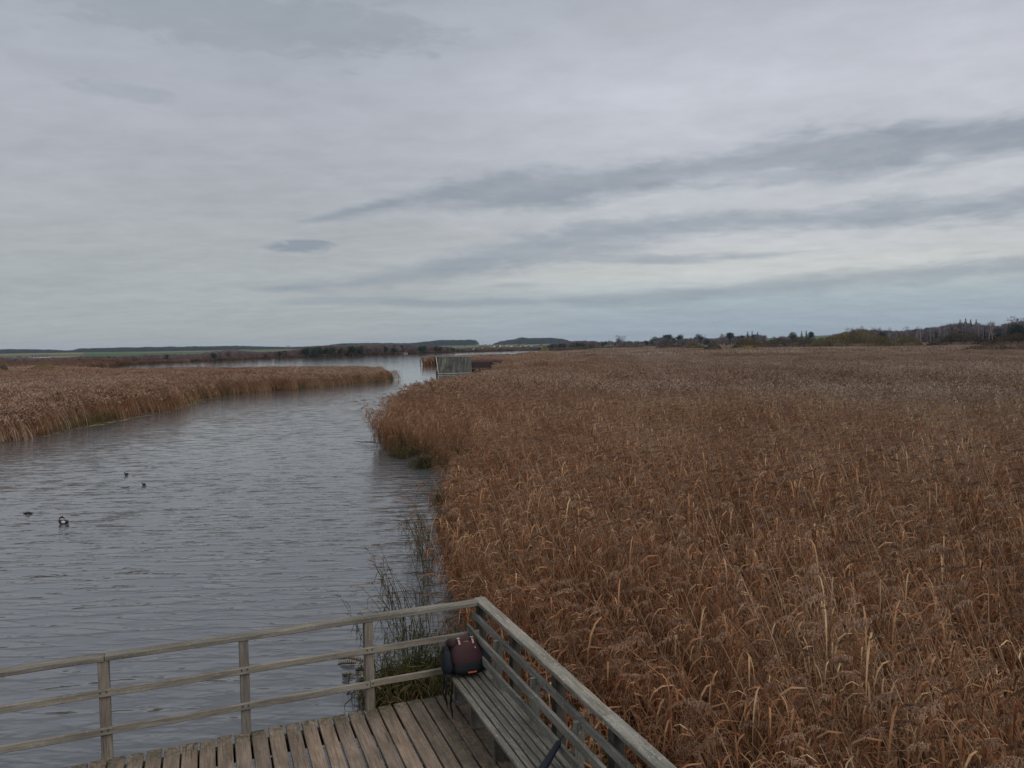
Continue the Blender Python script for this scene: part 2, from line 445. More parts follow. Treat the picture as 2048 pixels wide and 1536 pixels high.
def plume(mb, rg, tip, d, L, nb, val, width=.006):
    """drooping, one-sided flower head: an arching axis with hanging branchlets"""
    ax = []
    tight = rg.choice((.45, .7, 1.0, 1.0)); droop = rg.uniform(.35, 1.2); hor = Vector((d.x, d.y, 0)); hor = hor.normalized() if hor.length > .05 else Vector((-1, 0, 0))
    hor = (hor + Vector((-.7, rg.uniform(-.6, .6), 0))).normalized()
    for k in range(6):
        q = k / 5; ax.append(tip + d * (L * .5 * q) + hor * (L * .6 * q * q) - Vector((0, 0, 1)) * (L * .6 * droop * q ** 2.2))
    for k in range(nb):
        q = rg.uniform(.03, 1) ** .9; i = min(int(q * 5), 4); f = q * 5 - i
        p = ax[i].lerp(ax[i + 1], f)
        l = L * rg.uniform(.2, .4) * (1 - .3 * q)
        o = (Vector((rg.gauss(-.3, .55) * tight, rg.gauss(0, .6) * tight, rg.uniform(-.05, .45))) + (d * (1 - tight))).normalized()
        p1 = p + o * l * .5; p2 = p1 + o * l * .28 + Vector((-.14, 0, -.75)) * l * .75
        sd = o.cross(Vector((rg.uniform(-1, 1), rg.uniform(-1, 1), 1))).normalized()
        mb.ribbon([p, p1, p2], [width * .8, width * 1.6, width * .5], sd, 2, val + rg.uniform(-.12, .12) - .12 * q)

def leaf(mb, rg, p, L, w, val, seg=4, wind=.9, mat=1):
    az = rg.uniform(0, 2 * math.pi)
    o = Vector((math.cos(az) - wind, math.sin(az) * .8, 0)); o = o.normalized() if o.length > .05 else Vector((-1, 0, 0))
    up = rg.uniform(.0, .4); sag = rg.uniform(.55, 1.0); out = rg.uniform(.2, .6); pts = []; ws = []
    for k in range(seg + 1):
        q = k / seg
        pts.append(p + o * (L * out * (1 - (1 - q) ** 2)) + Vector((0, 0, L * (up * q * (1 - q) * 2 - sag * q ** 1.8))))
        ws.append(w * (.55 + .9 * q if q < .4 else .91 * (1.02 - q) / .62))
    tw = rg.uniform(-.8, .8)
    sd = (o.cross(Vector((0, 0, 1))) + Vector((0, 0, tw)) + o * rg.uniform(-.5, .5)).normalized()
    mb.ribbon(pts, ws, sd, mat, val)

def reed_clump(seed, n, rad, lean=.33, mats=REEDMATS, hmean=2.2, nb=74, nl=11, litter=8, plumed=.60, lw=.0205, wide=1.0):
    rg = random.Random(seed); mb = MB()
    cv = rg.uniform(-.14, .14)
    for k in range(n):
        a = rg.uniform(0, 6.283); q = rad * math.sqrt(rg.random()); b = (q * math.cos(a), q * math.sin(a))
        H = hmean * rg.uniform(.6, 1.18); pts = stem_curve(rg, b, H, lean * rg.uniform(.5, 1.15), 5)
        mb.tube(pts, [.0060 * wide, .006 * wide, 0.006 * wide, .0055 * wide, .0045 * wide, .003 * wide], 3, 0, .5 + cv + rg.uniform(-.3, .3), False)
        for j in range(nl):
            q = rg.uniform(.10, .97); i = min(int(q * 5), 4); p = pts[i].lerp(pts[i + 1], q * 5 - i)
            v = .42 + cv + rg.gauss(0, .17) + (.34 if rg.random() < .05 else 0)
            leaf(mb, rg, p, rg.uniform(.32, .62), lw * rg.uniform(.7, 1.4), v)
        if rg.random() < plumed:
            d = (pts[5] - pts[4]).normalized()
            plume(mb, rg, pts[5], d, rg.uniform(.15, .33), nb, .50 + cv + rg.uniform(-.18, .2), .0062 * wide)
    for k in range(n // 3):   # broken stems leaning across the rest
        p0 = Vector((rg.uniform(-rad, rad), rg.uniform(-rad, rad), hmean * rg.uniform(.1, .5))); d = Vector((rg.gauss(-.5, .7), rg.gauss(0, .6), rg.uniform(.35, 1.2))).normalized()
        l = hmean * rg.uniform(.35, .6); p1 = p0 + d * l * .5 + Vector((0, 0, .03)); p2 = p0 + d * l
        mb.tube([p0, p1, p2], [.006 * wide, .0055 * wide, .003 * wide], 3, 0, rg.uniform(.55, 1.0), False)
    for k in range(litter):
        p = Vector((rg.uniform(-rad, rad), rg.uniform(-rad, rad), rg.uniform(.05, 1.1)))
        leaf(mb, rg, p, rg.uniform(.3, .7), lw * rg.uniform(.7, 1.3), .25 + rg.uniform(-.2, .3), 3)
    return mb.build('reed', mats, coll=False)

def reed_mid(seed, n, rad, lean=.25, mats=REEDMATS, hmean=2.15):
    rg = random.Random(seed); mb = MB(); cv = rg.uniform(-.12, .12)
    for k in range(n):
        b = (rg.uniform(-rad, rad), rg.uniform(-rad, rad)); H = hmean * rg.uniform(.78, 1.1)
        pts = stem_curve(rg, b, H, lean, 3)
        sd = Vector((rg.uniform(.6, 1), rg.uniform(-.6, .6), 0)).normalized()
        mb.ribbon(pts, [.02, .018, .014, .008], sd, 0, .4 + cv + rg.uniform(-.3, .5))
        for j in range(4):
            q = rg.uniform(.25, .95); i = min(int(q * 3), 2); p = pts[i].lerp(pts[i + 1], q * 3 - i)
            leaf(mb, rg, p, rg.uniform(.35, .6), .03, .40 + cv + rg.gauss(0, .2) + (.35 if rg.random() < .1 else 0), 2)
        tip = pts[3]
        for j in range(6):
            o = Vector((rg.gauss(-.6, .5), rg.gauss(0, .4), rg.uniform(-.5, .5))); o.normalize()
            l = rg.uniform(.12, .28); s2 = o.cross(Vector((rg.uniform(-1, 1), rg.uniform(-1, 1), 1))).normalized()
            mb.ribbon([tip, tip + o * l * .6 + Vector((0, 0, .03)), tip + o * l - Vector((0, 0, .08))], [.012, .045, .012], s2, 2, .48 + cv + rg.uniform(-.4, .4))
    return mb.build('reed', mats, coll=False)

def reed_far(seed, n, rad, hmean=2.1, mats=REEDMATS):
    rg = random.Random(seed); mb = MB(); cv = rg.uniform(-.1, .1)
    for k in range(n):
        x, y = rg.uniform(-rad, rad), rg.uniform(-rad, rad); H = hmean * rg.uniform(.8, 1.08); l = rg.uniform(.1, .45) * H
        sd = Vector((1, rg.uniform(-.6, .6), 0)).normalized(); w = rg.uniform(.08, .2)
        p0 = Vector((x, y, 0)); p1 = Vector((x - l * .4, y, H * .62)); p2 = Vector((x - l * .8, y, H * .88)); p3 = Vector((x - l - .12, y, H * .98))
        mb.ribbon([p0, p1], [w * .6, w], sd, 1, .38 + cv + rg.gauss(0, .15)); mb.ribbon([p1, p2, p3], [w, w * .9, w * .25], sd, 2, .48 + cv + rg.gauss(0, .3))
    return mb.build('reed', mats, coll=False)

def jgrid(x0, x1, y0, y1, s):
    gx = np.arange(x0, x1, s); gy = np.arange(y0, y1, s); a, b = np.meshgrid(gx, gy)
    P = np.stack([a.ravel(), b.ravel()], 1); return P + rng.uniform(0, s, P.shape)

SECT = math.tan(R(40))
def insect(P, slack=3.0): return (P[:, 1] > 1.0) & (np.abs(P[:, 0]) < P[:, 1] * SECT + slack)

def wob(P): return P + np.stack([vnoise(P[:, 0], P[:, 1], 2.6, 41) - .5, vnoise(P[:, 0], P[:, 1], 2.6, 42) - .5], 1) * np.clip(P[:, 1:2] / 9, .4, 2.6)

def bed(name, poly, shore, bbox, ymax, far_max, seed, hs=1.0):
    K = 8
    protos = [reed_clump(seed + k, 8, .34) for k in range(K)] + [reed_mid(seed + 50 + k, 26, .75) for k in range(6)] + [reed_far(seed + 90 + k, 170, 2.3) for k in range(5)] \
        + [reed_clump(seed + 30 + k, 7, .3, .22, GREENMATS, 1.25, 10, 8, 14, .15, .022) for k in range(3)] \
        + [reed_clump(seed + 40 + k, 7, .25, .16, REEDMATS, 1.15, 30, 10, 16, .3, .022) for k in range(3)]
    out_p, out_s, out_i, out_r = [], [], [], []
    rings = [(0, 48, .44, 0, K), (48, 190, .86, K, 6), (190, far_max, 3.0, K + 6, 5)]
    for (r0, r1, s, i0, k) in rings:
        x0, x1 = max(bbox[0], -r1 * .9), min(bbox[1], r1 * .9)
        P = jgrid(x0, x1, max(bbox[2], 0), min(bbox[3], r1), s)
        r = np.hypot(P[:, 0], P[:, 1])
        ok = (r >= r0) & (r < r1) & insect(P) & inpoly(wob(P), poly); P = P[ok]
        if not len(P): continue
        a, b = deck_ab(P)
        ok = ~((a > -1.5) & (b > -.45)); P = P[ok]; a = a[ok]; b = b[ok]
        d = distpoly(P, shore)
        ok = (rng.random(len(P)) < np.clip(.35 + d / .5, 0, 1)) & (rng.random(len(P)) < .42 + 1.05 * vnoise(P[:, 0], P[:, 1], max(1.3, s * 1.6), 71)); P = P[ok]; d = d[ok]; a = a[ok]; b = b[ok]
        h = .82 + .12 * vnoise(P[:, 0], P[:, 1] * .5, 24, 15) + .24 * vnoise(P[:, 0], P[:, 1], 9, 5) + .14 * (vnoise(P[:, 0], P[:, 1], 2.4, 6) - .5) + rng.uniform(-.05, .05, len(P))
        h *= np.clip(.84 + d * .12, .84, 1.0) + rng.uniform(-.08, .08, len(P))
        rail = np.clip((-a - .3) / 3.2, 0, 1); near = (b > -2.2) & (a < 0)
        h = np.where(near, h * (.62 + .38 * rail), h)
        i = i0 + rng.integers(0, k, len(P))
        out_p.append(np.column_stack([P, np.where(d < .4, -.05, .05)])); out_s.append(np.column_stack([np.ones(len(P)) * rng.uniform(.9, 1.15, len(P)), np.ones(len(P)), h * hs]))
        out_i.append(i); out_r.append(np.column_stack([np.zeros((len(P), 2)), rng.uniform(-.45, .45, len(P))]))
        if r0 == 0 and poly is RIGHT_LAND:   # low broken stems between the taller reeds and the railing
            Q = jgrid(-2, 8, 1, 11, .3); a, b = deck_ab(Q); ok = (a > -1.7) & (a < -.3) & (b > -.5) & inpoly(Q, poly); Q = Q[ok]
            out_p.append(np.column_stack([Q, np.zeros(len(Q))])); out_s.append(np.column_stack([np.ones((len(Q), 2)), rng.uniform(.7, 1.2, len(Q))]))
            out_i.append(K + 14 + rng.integers(0, 3, len(Q))); out_r.append(np.column_stack([np.zeros((len(Q), 2)), rng.uniform(-3, 3, len(Q))]))
        if r0 < 100:   # greener undergrowth along the water's edge
            Q = jgrid(x0, x1, max(bbox[2], 0), min(bbox[3], min(r1, 125)), .55); r = np.hypot(Q[:, 0], Q[:, 1]); dq = distpoly(Q, shore)
            ok = (r >= r0) & (r < r1) & insect(Q) & inpoly(Q, poly) & (dq < .75); Q = Q[ok]; dq = dq[ok]
            a, b = deck_ab(Q); ok = ~((a > -.32) & (b > -.35)) & (vnoise(Q[:, 0], Q[:, 1], 3.5, 9) > .46); Q = Q[ok]
            out_p.append(np.column_stack([Q, np.zeros(len(Q))])); out_s.append(np.column_stack([np.ones((len(Q), 2)), rng.uniform(.6, 1.1, len(Q))]))
            out_i.append(K + 11 + rng.integers(0, 3, len(Q))); out_r.append(np.column_stack([np.zeros((len(Q), 2)), rng.uniform(-.6, .6, len(Q))]))
    return scatter(name, np.concatenate(out_p), np.concatenate(out_r), np.concatenate(out_s), np.concatenate(out_i), protos)

o = bed('reed_bed', RIGHT_LAND, RIGHT_SHORE, (-30, 560, 2, 640), 640, 640, 100)
tag(o, 'rust brown reed bed with drooping plumes filling the whole right side', 'reeds', kind='stuff')
o = bed('reed_bed', LEFT_LAND[:15] + [(-108, 190), (-400, 190), (-400, 40)], LEFT_SHORE[:16], (-300, -15, 20, 200), 200, 260, 300, .79)
tag(o, 'tawny reed bed on the far side of the channel, ending in a point', 'reeds', kind='stuff')
# reed belt along the far shore
def belt():
    bm_ = [plantmat('far_reed', [(.11, .068, .045), (.18, .112, .075), (.27, .18, .125)], .1)] * 3
    protos = [reed_far(700 + k, 170, 2.3, 1.9, bm_) for k in range(4)]
    P = jgrid(-420, 260, 185, 900, 3.4); d = distpoly(P, LEFT_SHORE)
    r = np.hypot(P[:, 0], P[:, 1])
    west = P[:, 0] < -.505 * P[:, 1]
    ok = insect(P) & inpoly(P, LEFT_LAND) & ((d < 5 + 9 * vnoise(P[:, 0], P[:, 1], 80, 2)) | (west & (r < 520)))
    P = P[ok]
    return scatter('far_reed_belt', np.column_stack([P, ground(P[:, 0], P[:, 1])]), np.column_stack([np.zeros((len(P), 2)), rng.uniform(-.4, .4, len(P))]),
                   np.column_stack([np.ones((len(P), 2)), np.where(west[ok], 1., .6) * rng.uniform(.75, 1.05, len(P))]), rng.integers(0, 4, len(P)), protos)
tag(belt(), 'thin brown reed belt along the far lake shore below the bare scrub', 'reeds', kind='stuff')

# sparse reeds standing in the water beside the deck corner
protos = [reed_clump(800 + k, 3, .3, .3, GREENMATS, 1.45, 26, 5, 0, .55, .015) for k in range(4)] + [reed_clump(820 + k, 9, .25, .3, GREENMATS, .6, 4, 7, 16, .0, .02) for k in range(3)]
P = []; I = []
for (px, py, s, k, n) in [(822, 1290, .45, 0, 4), (850, 1330, .35, 0, 3), (805, 1345, .3, 0, 1), (850, 1265, .35, 0, 3), (835, 1395, .30, 1, 22), (872, 1385, .25, 1, 12), (900, 1370, .25, 1, 10), (800, 1400, .25, 1, 8),
                          (850, 1080, .30, 0, 3), (835, 1110, .25, 0, 2), (860, 1150, .35, 0, 4), (872, 1120, .4, 0, 3), (905, 1010, .35, 1, 16), (915, 1060, .3, 1, 10), (860, 935, .5, 1, 14), (805, 912, .5, 1, 12), (800, 1250, .2, 0, 1)]:
    c = at(px, py, 0)
    for _ in range(n):
        P.append((c.x + rng.normal(0, s * .55), c.y + rng.normal(0, s * .55), -.05)); I.append(rng.integers(0, 4) if k == 0 else rng.integers(4, 7))
P = np.array(P); a, b = deck_ab(P[:, :2]); ok = ~((a > -.3) & (b > -.05)); P = P[ok]; I = np.array(I)[ok]
o = scatter('sparse_reeds', P, np.column_stack([np.zeros((len(P), 2)), rng.uniform(-.7, .7, len(P))]), np.column_stack([np.ones((len(P), 2)), rng.uniform(.7, 1.1, len(P))]), I, protos)
tag(o, 'thin greenish reeds standing in the shallow water beyond the railing corner', 'reeds', kind='stuff')

# floating weed fringe below the left bank
mw = plain('water_weed', (.16, .15, .06, 1), .9, .4, 6)
mb = MB(); rg = random.Random(3)
for (p, q) in zip(LEFT_SHORE[3:9], LEFT_SHORE[4:10]):
    p, q = Vector(p + (0,)), Vector(q + (0,)); L = (q - p).length; nrm = Vector((-(q - p).y, (q - p).x, 0)).normalized()
    if nrm.x < 0: nrm = -nrm
    for k in range(int(L * 3)):
        c = p.lerp(q, rg.random()) + nrm * abs(rg.gauss(0, .35)) + Vector((0, 0, .012 + rg.uniform(0, .01))); b = len(mb.v); nn = 7
        sx, sy = rg.uniform(.15, .5), rg.uniform(.08, .22); dd = (q - p).normalized()
        for j in range(nn):
            th = 6.283 * j / nn; s_ = rg.uniform(.6, 1.1); mb.v.append(c + dd * (sx * s_ * math.cos(th)) + nrm * (sy * s_ * math.sin(th)))
        mb.face(tuple(range(b, b + nn)), 0, rg.random())
o = mb.build('floating_weed', mw); tag(o, 'pale green floating weed fringe along the foot of the left bank', 'water weed', kind='stuff')

# ------------------------------------------------------------------ timber: deck, railings, bench
M_DECK = woodmat('deck_boards', (.240, .188, .150), (.095, .066, .048), (.42, .40, .34), .25, .30, .9, .85, True)
M_RAIL = woodmat('railing_timber', (.235, .235, .215), (.10, .10, .09), (.52, .53, .47), .75, .35, .5)
M_FRONT = woodmat('front_rail_timber', (.26, .24, .21), (.12, .11, .095), (.46, .45, .38), .35, .25, .5)
M_POST = woodmat('post_timber', (.215, .195, .175), (.10, .09, .08), (.42, .42, .38), .15, .15, .6)
M_BENCH = woodmat('bench_timber', (.190, .180, .160), (.055, .055, .048), (.46, .48, .42), .65, .5, .6)
M_DARK = woodmat('wet_and_shaded_timber', (.085, .078, .068), (.035, .032, .028), (.3, .3, .27), .2, .3, .5)  # wet piles and joists; also holds the painted shade of the reed-side posts
Zv = Vector((0, 0, 1))

deck = thing('wooden_deck', 'weathered plank deck with mossy board ends in front of the railings', 'deck', dk(2.6, 1.6, -DZ))
deck.location = (0, 0, 0)
mb = MB(); rg = random.Random(21); a = -.02
while a < 7.2:
    w = rg.uniform(.148, .158); e = .15 + rg.uniform(-.014, .014); sk = rg.uniform(-.004, .004); z = -.02 + rg.uniform(-.004, .004)
    mb.beam(dk(a + w / 2, e, z), dk(a + w / 2 + sk, 5.2, z), w, .04, Zv, 0, rg.uniform(.2, .9), 8, .0015, .005, rg)
    a += .1765 + rg.uniform(-.004, .004)
mb.build('planking', M_DECK, deck)
mb = MB()
for b in (.30, 1.7, 3.2, 4.7): mb.beam(dk(-.05, b, -.13), dk(7.2, b, -.13), .10, .17, Zv, 0, .5, 4, .002)
mb.build('joist', M_DARK, deck)
for (a, b) in ((.2, .5), (2.6, .5), (5.2, .5), (.2, 3.4), (2.6, 3.4), (5.2, 3.4)):
    mb = MB(); mb.tube([dk(a, b, -.2), dk(a, b, -1.7)], [.09, .095], 10, 0, .5); mb.build('pile', M_DARK, deck)

# water-side railing
ra = thing('wooden_railing', 'grey timber railing along the water side of the deck with three rails', 'railing')
for a in (1.45, 2.83, 4.21, 5.6):
    mb = MB(); mb.beam(dk(a, .112, -.14), dk(a, .112, 1.045), .118, .10, UA, 0, None, 4, .001, .006); 
    mb.build('post', M_POST, ra)
def railrun(name, a0, a1, b, z, w, h, mat, par, along='a', val=None, seg=10, wob=.0022):
    mb = MB()
    if along == 'a': mb.beam(dk(a0, b, z), dk(a1, b, z), w, h, Zv, 0, val, seg, wob, .007)
    else: mb.beam(dk(b, a0, z), dk(b, a1, z), w, h, Zv, 0, val, seg, wob, .007)
    return mb.build(name, mat, par)
railrun('handrail', .09, 4.19, .115, 1.073, .135, .055, M_FRONT, ra, seg=16, wob=.003)
railrun('handrail', 4.197, 6.4, .118, 1.072, .135, .055, M_FRONT, ra, seg=8, wob=.003)
railrun('rail', .10, 6.4, .182, .715, .038, .076, M_FRONT, ra, seg=16, wob=.003)
railrun('rail', .16, 1.45, .184, .318, .038, .076, M_FRONT, ra, seg=6)
railrun('rail', 1.456, 6.4, .182, .312, .038, .077, M_FRONT, ra, seg=12, wob=.003)

M_BOLT = plain('rusty_bolt', (.05, .032, .025, 1), .6, .3, 60)
for a in (1.45, 2.83, 4.21, 5.6):
    for z in (.72, .314):
        for da in (-.028, .030):
            if a == 1.45 and z < .5 and da > 0: da = .04
            mb = MB(); mb.tube([dk(a + da, .198, z + .01), dk(a + da, .2075, z + .01)], [.0095, .0085], 8); mb.build('bolt', M_BOLT, ra)
# reed-side railing
rb = thing('wooden_railing', 'lichen speckled railing along the reed side of the deck behind the bench', 'railing')
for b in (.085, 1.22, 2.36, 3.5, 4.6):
    mb = MB(); mb.beam(dk(.035, b, -.9), dk(.035, b, 1.045), .105, .105, UA, 0, .35, 4, .001, .006); mb.build('post', M_DARK, rb)  # shade on these posts is put into the darker timber colour
railrun('handrail', .02, 3.36, .03, 1.075, .145, .05, M_RAIL, rb, 'b', .8, 14, .003)
railrun('handrail', 3.366, 5.4, .03, 1.077, .145, .05, M_RAIL, rb, 'b', .7, 8, .003)
railrun('rail', .03, 3.02, .113, .90, .036, .085, M_RAIL, rb, 'b', .55, 14, .003)
railrun('rail', 3.026, 5.4, .113, .90, .036, .085, M_RAIL, rb, 'b', .5, 8, .002)

# bench
be = thing('bench', 'long slatted bench with a rail backrest along the reed side railing', 'bench')
mb = MB(); rg = random.Random(5)
for k in range(6):
    mb.beam(dk(.175 + k * .079, .24, .405), dk(.175 + k * .079, 5.2, .405 + rg.uniform(-.003, .003)), .066, .034, Zv, 0, rg.uniform(.3, .7), 14, .002, .006, rg)
mb.build('seat', M_BENCH, be)
for b in (.42, 1.03, 1.76, 2.6, 3.4):
    mb = MB(); mb.beam(dk(.345, b + .03, .004), dk(.345, b + .03, .386), .34, .055, VB, 0, .45, 2, .001); mb.build('leg', M_BENCH, be)
for b in (.95, 2.02, 3.0, 4.0):
    mb = MB(); mb.beam(dk(.155, b, .16), dk(.135, b, .90), .045, .10, UA, 0, .5, 3, .001); mb.build('back_support', M_RAIL, be)
railrun('backrest_rail', .10, 5.2, .215, .775, .038, .09, M_RAIL, be, 'b', .6, 14, .003)
railrun('backrest_rail', .22, 5.2, .225, .58, .036, .085, M_RAIL, be, 'b', .5, 14, .003)

# ------------------------------------------------------------------ backpack on the bench
M_MAR = plain('maroon_cloth', (.046, .018, .021, 1), .8, .2, 60); M_MAR2 = plain('faded_maroon_cloth', (.048, .028, .026, 1), .85, .25, 40)
M_BLK = plain('black_cloth', (.008, .009, .011, 1), .8, .3, 50); M_NAV = plain('blue_black_cloth', (.010, .014, .018, 1), .8, .3, 40)
M_PINK = plain('pale_webbing', (.42, .25, .20, 1), .7, .15, 80); M_SIL = plain('buckle_metal', (.5, .47, .45, 1), .35, .1, 80, .6); M_ORG = plain('orange_webbing', (.42, .10, .035, 1), .7, .15, 80)
seat_z = .424
bp0 = dk(.40, .60, seat_z)
bk = thing('backpack', 'maroon and black hiking backpack sitting on the corner end of the bench', 'backpack', bp0, math.atan2(VB.y, VB.x) + math.pi / 2 + R(-6))
# local frame: x right as the viewer sees it, -y towards the viewer, z up
bk.scale = (.95, .95, .95)
TI = Matrix.Rotation(R(-24), 3, 'X')
def bl(x, y, z): return TI @ Vector((x, y, z)) + Vector((0, -.02, 0))
mb = MB(); mb.sellip(bl(0, .05, .205), (.20, .14, .20), .65, .6, TI, 32, 20, 0, .5, lambda q: Vector((q.x * (1 - .12 * q.z), q.y * (1 - .12 * q.z), q.z)))
mb.build('body', M_BLK, bk)
mb = MB(); mb.sellip(bl(.01, .09, .375), (.215, .15, .075), .6, .55, TI, 28, 14, 0, .5, lambda q: Vector((q.x, q.y, q.z + .14 * math.sin(q.x * 6 + 1)))); mb.build('lid', M_MAR2, bk)
def panel(q): return Vector((q.x * (1 - .22 * max(q.z, 0) ** 2), q.y, q.z))
mb = MB(); mb.sellip(bl(0, -.09, .215), (.190, .085, .170), .8, .62, TI, 36, 22, 0, .5, panel); fp = mb.build('front_pocket', M_MAR, bk)
mb = MB(); pp = []
for k in range(29):
    q = -.15 + k / 28 * (math.pi + .3); x = math.cos(q); z = math.sin(q); zz = math.copysign(abs(z) ** .8, z)
    pp.append(bl(math.copysign(abs(x) ** .72, x) * .172 * (1 - .21 * max(zz, 0) ** 2), -.120, .215 + .150 * zz))
mb.tube(pp, [.0035] * 29, 6, 0, .5); mb.build('piping', M_PINK, fp)
mb = MB(); mb.sellip(bl(.005, -.09, .075), (.185, .085, .085), .7, .6, TI, 28, 14, 0, .5); mb.build('lower_pocket', M_BLK, bk)
mb = MB(); mb.beam(bl(-.02, -.182, .012), bl(.085, -.182, .016), .012, .018, TI @ Zv, 0, .5, 3, .0005, .002); mb.build('webbing_strip', M_ORG, bk)
for sx in (-1, 1):
    mb = MB(); mb.sellip(bl(sx * .225, .0, .165), (.08, .105, .14), .8, .8, TI, 20, 14, 0, .5, lambda q: Vector((q.x * (1 - .25 * q.z), q.y, q.z + .06 * math.sin(q.y * 4)))); mb.build('side_pocket', M_NAV, bk)
    mb = MB(); mb.sellip(bl(sx * .23, .06, .28), (.05, .07, .08), .8, .8, TI, 16, 12, 0, .5); mb.build('side_strap_fold', M_BLK, bk)
    mb = MB(); x = -.085 if sx < 0 else .085
    mb.ribbon([bl(x, -.150, .345), bl(x, -.125, .385), bl(x + .002, -.07, .415), bl(x + .003, -.03, .43)], [.022] * 4, Vector((1, 0, 0)), 0, .5)
    stp = mb.build('lid_strap', M_PINK, bk)
    mb = MB(); mb.beam(bl(x - .017, -.085, .422), bl(x + .017, -.085, .422), .026, .010, TI @ Zv, 0, .5, 2, .0, .003); mb.build('buckle', M_SIL, stp)
mb = MB(); mb.sellip(bl(.10, -.160, .29), (.008, .008, .015), 1, 1, TI, 12, 8); mb.build('zip_pull', M_SIL, fp)
mb = MB(); mb.beam(bl(-.03, -.128, .372), bl(.03, -.128, .376), .004, .008, TI @ Zv, 0, .5, 2, 0, .001); mb.build('stitched_tab', M_PINK, fp)
mb = MB()
for (x, y, l, w) in ((-.265, -.08, .33, .03), (-.21, -.12, .46, .026), (-.285, -.03, .26, .022)):
    pts = [Vector((x, y + .05, .05)), Vector((x - .012, y - .03, -.005))] + [Vector((x - .02 + .012 * math.sin(k * 1.7), y - .045, -.01 - l * k / 5)) for k in range(1, 6)]
    mb.tube(pts, [w * .35, w * .5] + [w * .5] * 3 + [w * .4, w * .12], 6, 0, .5)
mb.build('hanging_strap', M_BLK, bk)
mb = MB(); pts = []
for k in range(13): q = k / 12 * math.pi * 1.15; pts.append(bl(.285 + .05 * math.sin(q), .05 - .02 * k / 12, .20 + .085 * math.cos(q)))
mb.tube(pts, [.008] * 13, 6, 0, .5); mb.build('shoulder_strap', M_BLK, bk)

# rolled umbrella reaching across the bench to the lower rail
M_UMB = plain('navy_cloth', (.010, .012, .022, 1), .6, .2, 40)
tipP = at(1131, 1464, DZ + .66); endP = at(1052, 1592, DZ + .49)
um = thing('umbrella', 'dark navy rolled umbrella lying across the bench towards the railing', 'umbrella')
d = (tipP - endP); L = d.length; d.normalize(); e0 = endP - d * .25
mb = MB(); K = 14
mb.tube([e0.lerp(tipP, k / K * .86) for k in range(K + 1)], [.02 + .022 * min(1, (k / K) * 5) * (1 - (k / K) ** 2.2 * .75) for k in range(K + 1)], 12, 0, .5); mb.build('canopy', M_UMB, um)
mb = MB(); mb.tube([e0.lerp(tipP, .85), e0.lerp(tipP, .93), tipP], [.010, .006, .004], 8, 0, .5); mb.build('ferrule', M_BLK, um)
mb = MB(); mb.tube([e0 - d * .14, e0 - d * .07, e0 + d * .01], [.014, .016, .012], 10, 0, .5); mb.build('handle', M_BLK, um)

# ------------------------------------------------------------------ boathouses and jetty
def oldroof():
    m, t, out = newmat('old_shingles'); tc = t.add('ShaderNodeTexCoord'); O_ = tc.outputs['Object']
    a = t.add('ShaderNodeAttribute', attribute_name='v')
    st = t.noise(t.mapping(O_, (3.2, .3, .35)), 1, 4, .65); sp = t.noise(O_, 3.4, 3, .7); gr = t.noise(O_, .7, 3, .6)
    c = t.ramp(st, [(.30, (.028, .028, .025, 1)), (.5, (.078, .077, .072, 1)), (.72, (.135, .133, .125, 1))])
    c = t.mix(1., c, t.ramp(gr, [(.3, (.75, .78, .7, 1)), (.7, (1.2, 1.18, 1.15, 1))]), 'MULTIPLY')
    c = t.mix(1., c, t.ramp(a.outputs['Fac'], [(.2, (.7, .7, .7, 1)), (.8, (1.3, 1.3, 1.3, 1))]), 'MULTIPLY')
    c = t.mix(t.maprange(sp, .66, .72, 0, .8), c, (.5, .5, .46, 1))
    principled(t, out, c, .9, bumpn(t, st, .6, .03), .2); return m
M_SHING = oldroof()
M_ROOF = woodmat('shingle_roof', (.120, .118, .108), (.05, .05, .046), (.45, .45, .41), .5, .4, .3)
M_BWALL = woodmat('dark_boards', (.06, .05, .045), (.03, .026, .024), (.3, .3, .27), .1, .1, .5)
M_PURP = woodmat('brown_boards', (.075, .045, .044), (.05, .03, .03), (.3, .3, .27), .05, .0, .3)
M_PALE = woodmat('pale_timber', (.42, .43, .41), (.28, .28, .27), (.6, .6, .55), .3, .0, .2)
M_BLACK = plain('opening_shade', (.010, .010, .010, 1), .9, .2, 3)
Y0 = 138.6
bl0 = atY(877, 747.5, Y0); br0 = atY(944, 745.5, Y0 + 1.2); tl0 = atY(872, 713.2, Y0 + 2.2); tr0 = atY(942, 713, Y0 + 3.4)
bh = thing('boathouse', 'grey shingled boathouse standing in the water with a steep pale speckled roof', 'boathouse', (bl0.x, bl0.y, 0))
O = Vector((bl0.x, bl0.y, 0))
def rel(p): return p - O
A_, B_, Cc, D_ = rel(bl0), rel(br0), rel(tr0), rel(tl0)
mb = MB(); nrm = (B_ - A_).cross(D_ - A_).normalized()
if nrm.y > 0: nrm = -nrm
rg = random.Random(2); rows = 14
for k in range(rows):
    q0, q1 = k / rows, (k + 1) / rows + .02
    p0 = A_.lerp(D_, q0) + nrm * .025; p1 = B_.lerp(Cc, q0) + nrm * .025; p2 = B_.lerp(Cc, min(q1, 1)) + nrm * .01; p3 = A_.lerp(D_, min(q1, 1)) + nrm * .01
    n = 22
    for j in range(n):
        u0, u1 = j / n, (j + .985) / n; b = len(mb.v); off = nrm * rg.uniform(0, .02) + Vector((0, 0, rg.uniform(-.03, .0)))
        mb.v += [p0.lerp(p1, u0) + off, p0.lerp(p1, u1) + off, p3.lerp(p2, u1), p3.lerp(p2, u0)]
        x0 = rg.uniform(0, 30); mb.face((b, b + 1, b + 2, b + 3), 0, rg.uniform(.38, .62), [(x0, j * .3), (x0, j * .3 + .3), (x0 + .25, j * .3 + .3), (x0 + .25, j * .3)])
